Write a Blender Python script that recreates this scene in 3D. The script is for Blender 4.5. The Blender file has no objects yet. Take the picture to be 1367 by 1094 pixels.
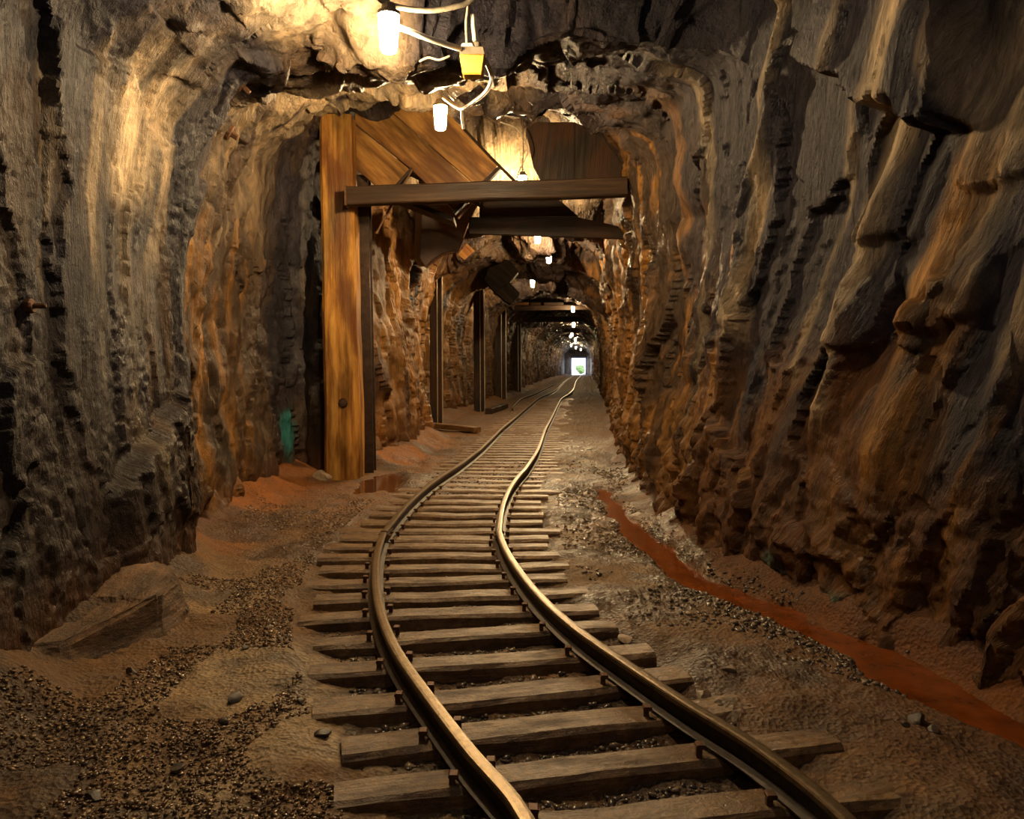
import bpy, bmesh, math, random
import numpy as np
from mathutils import Vector, Matrix
random.seed(7)
rng = np.random.default_rng(11)
scene = bpy.context.scene
COL = scene.collection

# ------------------------------------------------------------------ noise
def _h(ix, iy, iz, s):
    h = (ix.astype(np.uint32) * np.uint32(374761393) + iy.astype(np.uint32) * np.uint32(668265263)
         + iz.astype(np.uint32) * np.uint32(2147483647) + np.uint32((s * 974711 + 12345) & 0xffffffff))
    h = (h ^ (h >> np.uint32(13))) * np.uint32(1274126177)
    h = (h ^ (h >> np.uint32(16))) * np.uint32(2246822519)
    return (h ^ (h >> np.uint32(15)))
def _f(h): return (h & np.uint32(0xffffff)).astype(np.float32) / np.float32(0xffffff)
def vnoise(p, s=0):
    p = np.asarray(p, np.float32); i = np.floor(p); f = p - i; i = i.astype(np.int64)
    u = f * f * f * (f * (f * 6 - 15) + 10)
    r = 0
    for dx in (0, 1):
        wx = u[:, 0] if dx else 1 - u[:, 0]
        for dy in (0, 1):
            wy = u[:, 1] if dy else 1 - u[:, 1]
            for dz in (0, 1):
                wz = u[:, 2] if dz else 1 - u[:, 2]
                r = r + wx * wy * wz * _f(_h(i[:, 0] + dx, i[:, 1] + dy, i[:, 2] + dz, s))
    return r * 2 - 1
def fbm(p, o=4, s=0, g=.5):
    r = 0; a = 1.; p = np.asarray(p, np.float32)
    for k in range(o):
        r = r + a * vnoise(p, s + k * 17); p = p * 2.03 + 3.1; a *= g
    return r
def cells(p, s=0, jit=.85):
    """fractured blocks: per point the random offset + tilt plane of its nearest cell, and edge distance"""
    p = np.asarray(p, np.float32); i = np.floor(p).astype(np.int64)
    n = len(p); b1 = np.full(n, 9e9, np.float32); b2 = b1.copy()
    off = np.zeros(n, np.float32); tilt = np.zeros(n, np.float32)
    for dx in (-1, 0, 1):
        for dy in (-1, 0, 1):
            for dz in (-1, 0, 1):
                c = i + (dx, dy, dz)
                h = _h(c[:, 0], c[:, 1], c[:, 2], s); h2 = _h(c[:, 0], c[:, 1], c[:, 2], s + 91)
                q = np.stack([_f(h) * jit, _f(h >> np.uint32(7)) * jit, _f(h2) * jit], 1) + c + (1 - jit) / 2
                d = p - q; e = (d * d).sum(1)
                m = e < b1
                b2 = np.where(m, b1, np.minimum(b2, e)); b1 = np.where(m, e, b1)
                g1 = _f(h2 >> np.uint32(5)) - .5; g2 = _f(h >> np.uint32(3)) - .5
                t = d[:, 0] * g1 + d[:, 1] * g2
                off = np.where(m, _f(h2 >> np.uint32(8)) - .5, off); tilt = np.where(m, t, tilt)
    return off, tilt, np.sqrt(b2) - np.sqrt(b1)
def sst(a, b, x):
    t = np.clip((x - a) / (b - a), 0, 1); return t * t * (3 - 2 * t)
def mixc(c, t, d):
    return c * (1 - t[:, None]) + np.asarray(d, np.float32)[None] * t[:, None]

# ------------------------------------------------------------------ materials
def mat(name):
    m = bpy.data.materials.new(name); m.use_nodes = True
    nt = m.node_tree; b = nt.nodes['Principled BSDF']
    return m, nt, b
def nd(nt, t, **k):
    n = nt.nodes.new(t)
    for a, v in k.items():
        if a in n.inputs.keys() if isinstance(a, str) else False: n.inputs[a].default_value = v
        else: setattr(n, a, v)
    return n
def ramp(nt, src, stops):
    r = nt.nodes.new('ShaderNodeValToRGB'); e = r.color_ramp.elements
    while len(e) < len(stops): e.new(.5)
    for k, (p, c) in enumerate(stops):
        e[k].position = p; e[k].color = (*c, 1) if len(c) == 3 else c
    nt.links.new(src, r.inputs[0]); return r
def noise_node(nt, vec, scale, detail=6, rough=.6):
    n = nt.nodes.new('ShaderNodeTexNoise'); n.inputs['Scale'].default_value = scale
    n.inputs['Detail'].default_value = detail; n.inputs['Roughness'].default_value = rough
    nt.links.new(vec, n.inputs['Vector']); return n
def mapping(nt, vec, scale=(1, 1, 1), rot=(0, 0, 0)):
    m = nt.nodes.new('ShaderNodeMapping'); m.inputs['Scale'].default_value = scale; m.inputs['Rotation'].default_value = rot
    nt.links.new(vec, m.inputs['Vector']); return m.outputs[0]
def math_n(nt, op, a, b):
    n = nt.nodes.new('ShaderNodeMath'); n.operation = op
    for k, v in enumerate((a, b)):
        if isinstance(v, (int, float)): n.inputs[k].default_value = v
        else: nt.links.new(v, n.inputs[k])
    return n.outputs[0]
def mixrgb(nt, fac, a, b, mode='MIX'):
    n = nt.nodes.new('ShaderNodeMix'); n.data_type = 'RGBA'; n.blend_type = mode
    for k, v in ((0, fac), (6, a), (7, b)):
        if isinstance(v, (int, float)): n.inputs[k].default_value = v
        elif isinstance(v, tuple): n.inputs[k].default_value = (*v, 1)
        else: nt.links.new(v, n.inputs[k])
    return n.outputs[2]
def bump(nt, b, h, strength, dist):
    n = nt.nodes.new('ShaderNodeBump'); n.inputs['Strength'].default_value = strength; n.inputs['Distance'].default_value = dist
    nt.links.new(h, n.inputs['Height']); nt.links.new(n.outputs[0], b.inputs['Normal'])

def rock_material(name, lean, stretch=(4.2, .8, 2.6), rough=(.42, .8)):
    m, nt, b = mat(name)
    at = nt.nodes.new('ShaderNodeAttribute'); at.attribute_name = 'albedo'
    we = nt.nodes.new('ShaderNodeAttribute'); we.attribute_name = 'wet'
    tc = nt.nodes.new('ShaderNodeTexCoord')
    bd = nt.nodes.new('ShaderNodeAttribute'); bd.attribute_name = 'bed'
    v = mapping(nt, bd.outputs['Vector'], stretch)
    n1 = noise_node(nt, v, 3.0, 8, .66); n2 = noise_node(nt, v, 14.0, 6, .7)
    n3 = noise_node(nt, tc.outputs['Object'], 42., 4, .65)
    n4 = noise_node(nt, mapping(nt, bd.outputs['Vector'], (34., 2.2, 14.)), 1.6, 5, .62)
    r1 = ramp(nt, n1.outputs[0], [(.3, (.5, .5, .52)), (.5, (.95, .93, .9)), (.72, (1.6, 1.45, 1.25))])
    c = mixrgb(nt, 1., at.outputs['Color'], r1.outputs[0], 'MULTIPLY')
    r2 = ramp(nt, n2.outputs[0], [(.32, (.55, .55, .55)), (.62, (1.25, 1.22, 1.2))])
    c = mixrgb(nt, .8, c, r2.outputs[0], 'MULTIPLY')
    r4 = ramp(nt, n4.outputs[0], [(.32, (.6, .6, .6)), (.65, (1.3, 1.27, 1.22))])
    c = mixrgb(nt, .5, c, r4.outputs[0], 'MULTIPLY')
    nt.links.new(c, b.inputs['Base Color'])
    rr = ramp(nt, n2.outputs[0], [(.3, (rough[0],) * 3), (.65, (rough[1],) * 3)])
    w = math_n(nt, 'MULTIPLY', we.outputs['Fac'], .62)
    rg = math_n(nt, 'MULTIPLY', rr.outputs[0], math_n(nt, 'SUBTRACT', 1., w))
    nt.links.new(rg, b.inputs['Roughness'])
    b.inputs['Specular IOR Level'].default_value = .3
    vo = nt.nodes.new('ShaderNodeTexVoronoi'); vo.feature = 'DISTANCE_TO_EDGE'; vo.inputs['Scale'].default_value = 2.2
    wv = nt.nodes.new('ShaderNodeVectorMath'); wv.operation = 'ADD'
    nt.links.new(v, wv.inputs[0]); nt.links.new(n1.outputs['Color'], wv.inputs[1]); nt.links.new(wv.outputs[0], vo.inputs['Vector'])
    cr = ramp(nt, vo.outputs[0], [(0, (0,) * 3), (.05, (1,) * 3)])
    h = math_n(nt, 'ADD', math_n(nt, 'MULTIPLY', n1.outputs[0], .9), math_n(nt, 'MULTIPLY', n2.outputs[0], .5))
    h = math_n(nt, 'ADD', h, math_n(nt, 'MULTIPLY', n3.outputs[0], .35))
    h = math_n(nt, 'ADD', h, math_n(nt, 'MULTIPLY', cr.outputs[0], .10))
    h = math_n(nt, 'ADD', h, math_n(nt, 'MULTIPLY', n4.outputs[0], .22))
    for sc_, wt in (((9., 2.2, 6.), .6),):
        v2 = nt.nodes.new('ShaderNodeTexVoronoi'); v2.inputs['Scale'].default_value = 1.
        w2 = nt.nodes.new('ShaderNodeVectorMath'); w2.operation = 'ADD'
        nt.links.new(mapping(nt, bd.outputs['Vector'], sc_), w2.inputs[0]); nt.links.new(n2.outputs['Color'], w2.inputs[1]); nt.links.new(w2.outputs[0], v2.inputs['Vector'])
        sp_ = nt.nodes.new('ShaderNodeSeparateColor'); nt.links.new(v2.outputs['Color'], sp_.inputs[0])
        h = math_n(nt, 'ADD', h, math_n(nt, 'MULTIPLY', sp_.outputs[0], wt))
    bump(nt, b, h, .8, .04)
    return m

def ground_material():
    m, nt, b = mat('muddy gravel ground')
    at = nt.nodes.new('ShaderNodeAttribute'); at.attribute_name = 'albedo'
    we = nt.nodes.new('ShaderNodeAttribute'); we.attribute_name = 'wet'
    tc = nt.nodes.new('ShaderNodeTexCoord'); v = tc.outputs['Object']
    n1 = noise_node(nt, v, 5., 8, .65); n2 = noise_node(nt, v, 60., 5, .7)
    vo = nt.nodes.new('ShaderNodeTexVoronoi'); vo.inputs['Scale'].default_value = 65.; nt.links.new(v, vo.inputs['Vector'])
    r1 = ramp(nt, n1.outputs[0], [(.3, (.6, .58, .55)), (.7, (1.35, 1.32, 1.3))])
    c = mixrgb(nt, 1., at.outputs['Color'], r1.outputs[0], 'MULTIPLY')
    r2 = ramp(nt, n2.outputs[0], [(.3, (.5, .5, .5)), (.7, (1.4, 1.4, 1.4))])
    c = mixrgb(nt, .8, c, r2.outputs[0], 'MULTIPLY')
    nt.links.new(c, b.inputs['Base Color'])
    rr = ramp(nt, n1.outputs[0], [(.35, (.52,) * 3), (.65, (.9,) * 3)])
    w = math_n(nt, 'MULTIPLY', we.outputs['Fac'], .7)
    b.inputs['Specular IOR Level'].default_value = .35
    nt.links.new(math_n(nt, 'MULTIPLY', rr.outputs[0], math_n(nt, 'SUBTRACT', 1., w)), b.inputs['Roughness'])
    h = math_n(nt, 'ADD', math_n(nt, 'MULTIPLY', n2.outputs[0], 1.), math_n(nt, 'MULTIPLY', vo.outputs['Distance'], .9))
    bump(nt, b, h, .8, .012)
    return m

def wood_material(name, c0, c1, c2, scale=1., rough=.6, rust=None, blot=.5, spec=.22):
    """grain runs along the 'grain' attribute's x"""
    m, nt, b = mat(name)
    at = nt.nodes.new('ShaderNodeAttribute'); at.attribute_name = 'grain'
    v = mapping(nt, at.outputs['Vector'], (1.1 * scale, 15 * scale, 15 * scale))
    n1 = noise_node(nt, v, 1.6, 7, .62)
    n2 = noise_node(nt, mapping(nt, at.outputs['Vector'], (.7, 3.2, 3.2)), 1.3, 4, .6)
    n3 = noise_node(nt, mapping(nt, at.outputs['Vector'], (4, 80, 80)), 1.5, 4, .6)
    r = ramp(nt, n1.outputs[0], [(.28, c0), (.5, c1), (.75, c2)])
    rb = ramp(nt, n2.outputs[0], [(.36, (1 - blot,) * 3), (.58, (1.15,) * 3)])
    c = mixrgb(nt, 1., r.outputs[0], rb.outputs[0], 'MULTIPLY')
    if rust:
        rs = ramp(nt, noise_node(nt, mapping(nt, at.outputs['Vector'], (.8, 2.4, 2.4)), 1.7, 5, .6).outputs[0], [(.46, (0,) * 3), (.62, (1,) * 3)])
        c = mixrgb(nt, math_n(nt, 'MULTIPLY', rs.outputs[0], .75), c, rust)
    b.inputs['Specular IOR Level'].default_value = spec
    nt.links.new(c, b.inputs['Base Color'])
    rr = ramp(nt, n2.outputs[0], [(.38, (rough * .75,) * 3), (.6, (min(1, rough * 1.25),) * 3)]); nt.links.new(rr.outputs[0], b.inputs['Roughness'])
    h = math_n(nt, 'ADD', n1.outputs[0], math_n(nt, 'MULTIPLY', n3.outputs[0], .5))
    bump(nt, b, h, .6, .012)
    return m

def plain(name, col, rough=.6, metal=0., var=.35, scale=12., bumpd=.004):
    m, nt, b = mat(name); tc = nt.nodes.new('ShaderNodeTexCoord')
    n = noise_node(nt, tc.outputs['Object'], scale, 6, .65)
    r = ramp(nt, n.outputs[0], [(.3, tuple(x * (1 - var) for x in col)), (.7, tuple(min(1, x * (1 + var)) for x in col))])
    nt.links.new(r.outputs[0], b.inputs['Base Color']); b.inputs['Roughness'].default_value = rough; b.inputs['Metallic'].default_value = metal
    if bumpd: bump(nt, b, n.outputs[0], .5, bumpd)
    return m

M = {}
M['wall_l'] = rock_material('layered slate of the left wall', .05, (2.8, .6, 2.0))
M['wall_r'] = rock_material('layered slate of the right wall', .33)
M['ceil'] = rock_material('broken rock of the roof', .3, (2.2, 2.2, 2.2), (.3, .7))
M['ground'] = ground_material()
M['post'] = wood_material('orange stained timber', (.15, .05, .008), (.42, .195, .036), (.60, .35, .09), 1., .55, (.12, .034, .008), .72)
M['board'] = wood_material('brown chute boards', (.12, .046, .010), (.31, .15, .036), (.46, .25, .068), .7, .5, (.085, .03, .008), .68)
M['beam'] = wood_material('dark brown timber', (.015, .008, .0045), (.032, .017, .009), (.065, .037, .018), 1., .55, None, .5)
M['darkwood'] = wood_material('blackened timber', (.010, .006, .004), (.020, .012, .007), (.04, .024, .013), 1., .55, (.05, .02, .007), .4)
M['sleeper_old'] = wood_material('muddy sleeper wood', (.07, .040, .019), (.135, .080, .038), (.22, .14, .07), .6, .40, (.12, .062, .026), .5)
def muddy_wood():
    m, nt, b = mat('mud caked sleeper wood'); tc = nt.nodes.new('ShaderNodeTexCoord'); at_ = nt.nodes.new('ShaderNodeAttribute'); at_.attribute_name = 'grain'
    ob = nt.nodes.new('ShaderNodeObjectInfo'); av = nt.nodes.new('ShaderNodeVectorMath'); av.operation = 'ADD'
    nt.links.new(at_.outputs['Vector'], av.inputs[0]); nt.links.new(ob.outputs['Random'], av.inputs[1]); v = av.outputs[0]
    n1 = noise_node(nt, mapping(nt, v, (2.2, 6, 6)), 2.2, 7, .62); n2 = noise_node(nt, v, 34., 6, .7); n3 = noise_node(nt, mapping(nt, v, (2.5, 60, 60)), 1.4, 4, .6)
    r = ramp(nt, n1.outputs[0], [(.3, (.055, .026, .009)), (.46, (.135, .070, .025)), (.6, (.20, .115, .046)), (.75, (.11, .054, .019))])
    c = mixrgb(nt, .85, r.outputs[0], ramp(nt, n2.outputs[0], [(.33, (.45, .45, .45)), (.62, (1.3, 1.3, 1.3))]).outputs[0], 'MULTIPLY')
    c = mixrgb(nt, .35, c, ramp(nt, n3.outputs[0], [(.3, (.5, .5, .5)), (.7, (1.3, 1.3, 1.3))]).outputs[0], 'MULTIPLY')
    nt.links.new(c, b.inputs['Base Color'])
    nt.links.new(ramp(nt, n1.outputs[0], [(.35, (.62,) * 3), (.55, (.30,) * 3), (.7, (.6,) * 3)]).outputs[0], b.inputs['Roughness'])
    h = math_n(nt, 'ADD', math_n(nt, 'MULTIPLY', n2.outputs[0], .8), math_n(nt, 'ADD', n1.outputs[0], math_n(nt, 'MULTIPLY', n3.outputs[0], .35)))
    bump(nt, b, h, .8, .012); return m
M['sleeper'] = muddy_wood()
M['shade_board'] = wood_material('board in painted shade', (.003, .002, .0014), (.006, .004, .0025), (.014, .009, .006), 1., .95, None, .3, .04)  # near-black colour paints the shade on the stepped chute
M['rail'] = plain('dull rail steel', (.05, .036, .024), .5, .3, .5, 30)
M['railtop'] = plain('worn rail head', (.19, .135, .075), .36, .75, .35, 40)
M['rust'] = plain('rusty iron', (.11, .05, .022), .6, .4, .5, 40)
M['steel'] = plain('dark steel', (.05, .03, .02), .42, .6, .5, 14)
M['apron'] = plain('brown rusted sheet', (.055, .026, .009), .6, 0., .5, 5)
M['cable'] = plain('pale sheathed cable', (.42, .36, .26), .5, 0, .35, 30)
M['conduit'] = plain('white plastic tube', (.75, .70, .58), .4, 0, .15, 20)
M['yellow'] = plain('stained yellow plastic', (.50, .27, .035), .45, 0, .7, 22)
M['greybox'] = plain('grey box lid', (.16, .13, .09), .5, 0, .3, 20)
M['portal'] = plain('portal timber', (.10, .10, .16), .7, 0, .3, 5)
M['bush'] = plain('green leaves', (.13, .20, .06), .7, 0, .4, 4)
M['soil'] = plain('pale soil outside', (.5, .48, .44), .8, 0, .3, 3)

def emitter(name, col, strength):
    m, nt, b = mat(name)
    b.inputs['Base Color'].default_value = (.9, .85, .7, 1)
    b.inputs['Emission Color'].default_value = (*col, 1); b.inputs['Emission Strength'].default_value = strength
    return m
WARM = (1., .70, .36)
M['jar'] = emitter('glowing lamp glass', WARM, 1400)
M['jar_front'] = emitter('glowing lamp glass by the roof ledge', (1., .73, .41), 800)
M['jar_far'] = emitter('glowing lamp glass deep in the tunnel', WARM, 600)
M['jar_near'] = emitter('glowing lamp glass near the camera', (1., .86, .74), 125)

def water(name, col, rough):
    m, nt, b = mat(name); tc = nt.nodes.new('ShaderNodeTexCoord')
    n = noise_node(nt, tc.outputs['Object'], 9., 5, .6)
    r = ramp(nt, n.outputs[0], [(.3, tuple(x * .6 for x in col)), (.7, tuple(x * 1.35 for x in col))])
    nt.links.new(r.outputs[0], b.inputs['Base Color']); b.inputs['Roughness'].default_value = rough
    b.inputs['IOR'].default_value = 1.33
    bump(nt, b, noise_node(nt, tc.outputs['Object'], 26., 3, .5).outputs[0], .12, .01)
    return m
M['stream'] = water('rust red water', (.16, .040, .007), .12)
M['puddle'] = water('still brown water', (.10, .035, .01), .03)

# ------------------------------------------------------------------ object helpers
def link(name, me, m=None, parent=None, loc=None, smooth=False):
    o = bpy.data.objects.new(name, me); COL.objects.link(o)
    if m is not None: me.materials.append(m)
    if parent is not None: o.parent = parent
    if loc is not None: o.location = loc
    if smooth and len(me.polygons): me.polygons.foreach_set('use_smooth', np.ones(len(me.polygons), bool))
    return o
def tag(o, label, cat, group=None, kind='thing'):
    o['label'] = label; o['category'] = cat; o['kind'] = kind
    if group: o['group'] = group
    return o
def root(name, loc, label, cat, group=None):
    o = bpy.data.objects.new(name, None); COL.objects.link(o); o.location = loc; o.empty_display_size = .1
    return tag(o, label, cat, group)
def struct(o, label=None):
    o['kind'] = 'structure'
    if label: o['label'] = label
    return o
def mesh_np(name, V, F, attrs=None):
    """V (n,3), F (m,4) or (m,3) arrays"""
    V = np.asarray(V, np.float32); F = np.asarray(F, np.int32)
    me = bpy.data.meshes.new(name); k = F.shape[1]
    me.vertices.add(len(V)); me.vertices.foreach_set('co', V.ravel())
    me.loops.add(F.size); me.loops.foreach_set('vertex_index', F.ravel())
    me.polygons.add(len(F)); me.polygons.foreach_set('loop_start', np.arange(0, F.size, k, dtype=np.int32))
    me.update(calc_edges=True)
    for n, (t, a) in (attrs or {}).items():
        at = me.attributes.new(n, t, 'POINT')
        a = np.asarray(a, np.float32)
        if t == 'FLOAT_COLOR':
            if a.shape[1] == 3: a = np.c_[a, np.ones(len(a), np.float32)]
            at.data.foreach_set('color', a.astype(np.float32).ravel())
        elif t == 'FLOAT_VECTOR': at.data.foreach_set('vector', a.ravel())
        else: at.data.foreach_set('value', a.ravel())
    return me
class MB:
    def __init__(s): s.v = []; s.f = []; s.g = []
    def add(s, V, F, G=None):
        o = len(s.v); s.v += [tuple(x) for x in V]; s.f += [tuple(i + o for i in f) for f in F]
        s.g += [tuple(x) for x in (G if G is not None else V)]
    def bar(s, p0, p1, w, h, up=(0, 0, 1), n=6, rough=0., bev=.06, seed=0, taper=1., gs=None):
        """squared timber with chamfered edges, from p0 to p1, wobbling by rough"""
        p0 = Vector(p0); p1 = Vector(p1); ax = (p1 - p0); L = ax.length; ax.normalize()
        up = Vector(up); sd = ax.cross(up); sd.normalize(); up = sd.cross(ax)
        e = bev * min(w, h); r = random.Random(seed)
        prof = [(-w/2+e, -h/2), (0, -h/2), (w/2-e, -h/2), (w/2, -h/2+e), (w/2, 0), (w/2, h/2-e), (w/2-e, h/2), (0, h/2), (-w/2+e, h/2), (-w/2, h/2-e), (-w/2, 0), (-w/2, -h/2+e)]
        k = len(prof); V = []; G = []; so = r.random() * 50
        ph = [r.uniform(0, 6.28) for _ in range(6)]
        for i in range(n + 1):
            t = i / n; q = 1 + (taper - 1) * t
            ox = rough * (math.sin(t * 5 + ph[0]) + .6 * math.sin(t * 13 + ph[1])); oy = rough * (math.sin(t * 6 + ph[2]) + .6 * math.sin(t * 15 + ph[3]))
            for (a, b) in prof:
                a2 = a * q + ox + r.uniform(-.5, .5) * rough; b2 = b * q + oy + r.uniform(-.5, .5) * rough
                V.append(p0 + ax * (L * t) + sd * a2 + up * b2); G.append((L * t + so, a + so * .3, b))
        F = [(i * k + j, i * k + (j + 1) % k, (i + 1) * k + (j + 1) % k, (i + 1) * k + j) for i in range(n) for j in range(k)]
        F += [tuple(range(k))[::-1], tuple(n * k + j for j in range(k))]
        s.add(V, F, G); return s
    def tube(s, pts, r, sides=8, caps=True):
        pts = [Vector(p) for p in pts]; n = len(pts); V = []; nrm = None
        rs = r if isinstance(r, (list, tuple)) else [r] * n
        for i, p in enumerate(pts):
            t = (pts[min(i + 1, n - 1)] - pts[max(i - 1, 0)]); t.normalize()
            if nrm is None: nrm = t.orthogonal()
            nrm = (nrm - t * nrm.dot(t)); nrm.normalize(); b = t.cross(nrm)
            for j in range(sides):
                a = 2 * math.pi * j / sides; V.append(p + (nrm * math.cos(a) + b * math.sin(a)) * rs[i])
        F = [(i * sides + j, i * sides + (j + 1) % sides, (i + 1) * sides + (j + 1) % sides, (i + 1) * sides + j) for i in range(n - 1) for j in range(sides)]
        if caps: F += [tuple(range(sides))[::-1], tuple((n - 1) * sides + j for j in range(sides))]
        s.add(V, F); return s
    def lathe(s, c, prof, sides=16, ax=(0, 0, 1)):
        c = Vector(c); ax = Vector(ax).normalized(); a1 = ax.orthogonal().normalized(); a2 = ax.cross(a1)
        V = []; n = len(prof)
        for (r, z) in prof:
            for j in range(sides):
                a = 2 * math.pi * j / sides; V.append(c + ax * z + (a1 * math.cos(a) + a2 * math.sin(a)) * r)
        F = [(i * sides + j, i * sides + (j + 1) % sides, (i + 1) * sides + (j + 1) % sides, (i + 1) * sides + j) for i in range(n - 1) for j in range(sides)]
        F += [tuple(range(sides))[::-1], tuple((n - 1) * sides + j for j in range(sides))]
        s.add(V, F); return s
    def prism(s, poly, y0, y1, grain_dir=None):
        """outline in x,z extruded from y0 to y1 (front to back)"""
        k = len(poly); V = [(x, y0, z) for x, z in poly] + [(x, y1, z) for x, z in poly]
        G = None
        if grain_dir:
            gx, gz = grain_dir; so = random.random() * 40
            G = [(x * gx + z * gz + so, x * -gz + z * gx + so, y) for x, y, z in V]
        F = [tuple(range(k)), tuple(range(2 * k - 1, k - 1, -1))] + [(i, k + i, k + (i + 1) % k, (i + 1) % k) for i in range(k)]
        s.add(V, F, G); return s
    def build(s, name, m, parent=None, origin=None, smooth=False, bevel=0.):
        me = bpy.data.meshes.new(name)
        org = Vector(origin) if origin is not None else (parent_world(parent) if parent is not None else Vector((0, 0, 0)))
        me.from_pydata([tuple(Vector(v) - org) for v in s.v], [], s.f)
        at = me.attributes.new('grain', 'FLOAT_VECTOR', 'POINT'); at.data.foreach_set('vector', np.array(s.g, np.float32).ravel())
        bm = bmesh.new(); bm.from_mesh(me); bmesh.ops.recalc_face_normals(bm, faces=bm.faces)
        if bevel: bmesh.ops.bevel(bm, geom=list(bm.edges), offset=bevel, segments=1, affect='EDGES')
        bm.to_mesh(me); bm.free()
        o = link(name, me, m, parent, loc=None if parent is not None else (org if origin is not None else None), smooth=smooth)
        return o
def parent_world(o):
    v = Vector((0, 0, 0))
    while o is not None: v = v + Vector(o.location); o = o.parent
    return v
def smooth_pts(pts, n=10):
    """Catmull-Rom through the points"""
    P = [Vector(p) for p in pts]; out = []
    for i in range(len(P) - 1):
        a, b, c, d = P[max(i - 1, 0)], P[i], P[i + 1], P[min(i + 2, len(P) - 1)]
        for k in range(n):
            t = k / n
            out.append(.5 * ((2 * b) + (c - a) * t + (2 * a - 5 * b + 4 * c - d) * t * t + (3 * b - a - 3 * c + d) * t ** 3))
    return out + [P[-1]]

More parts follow.
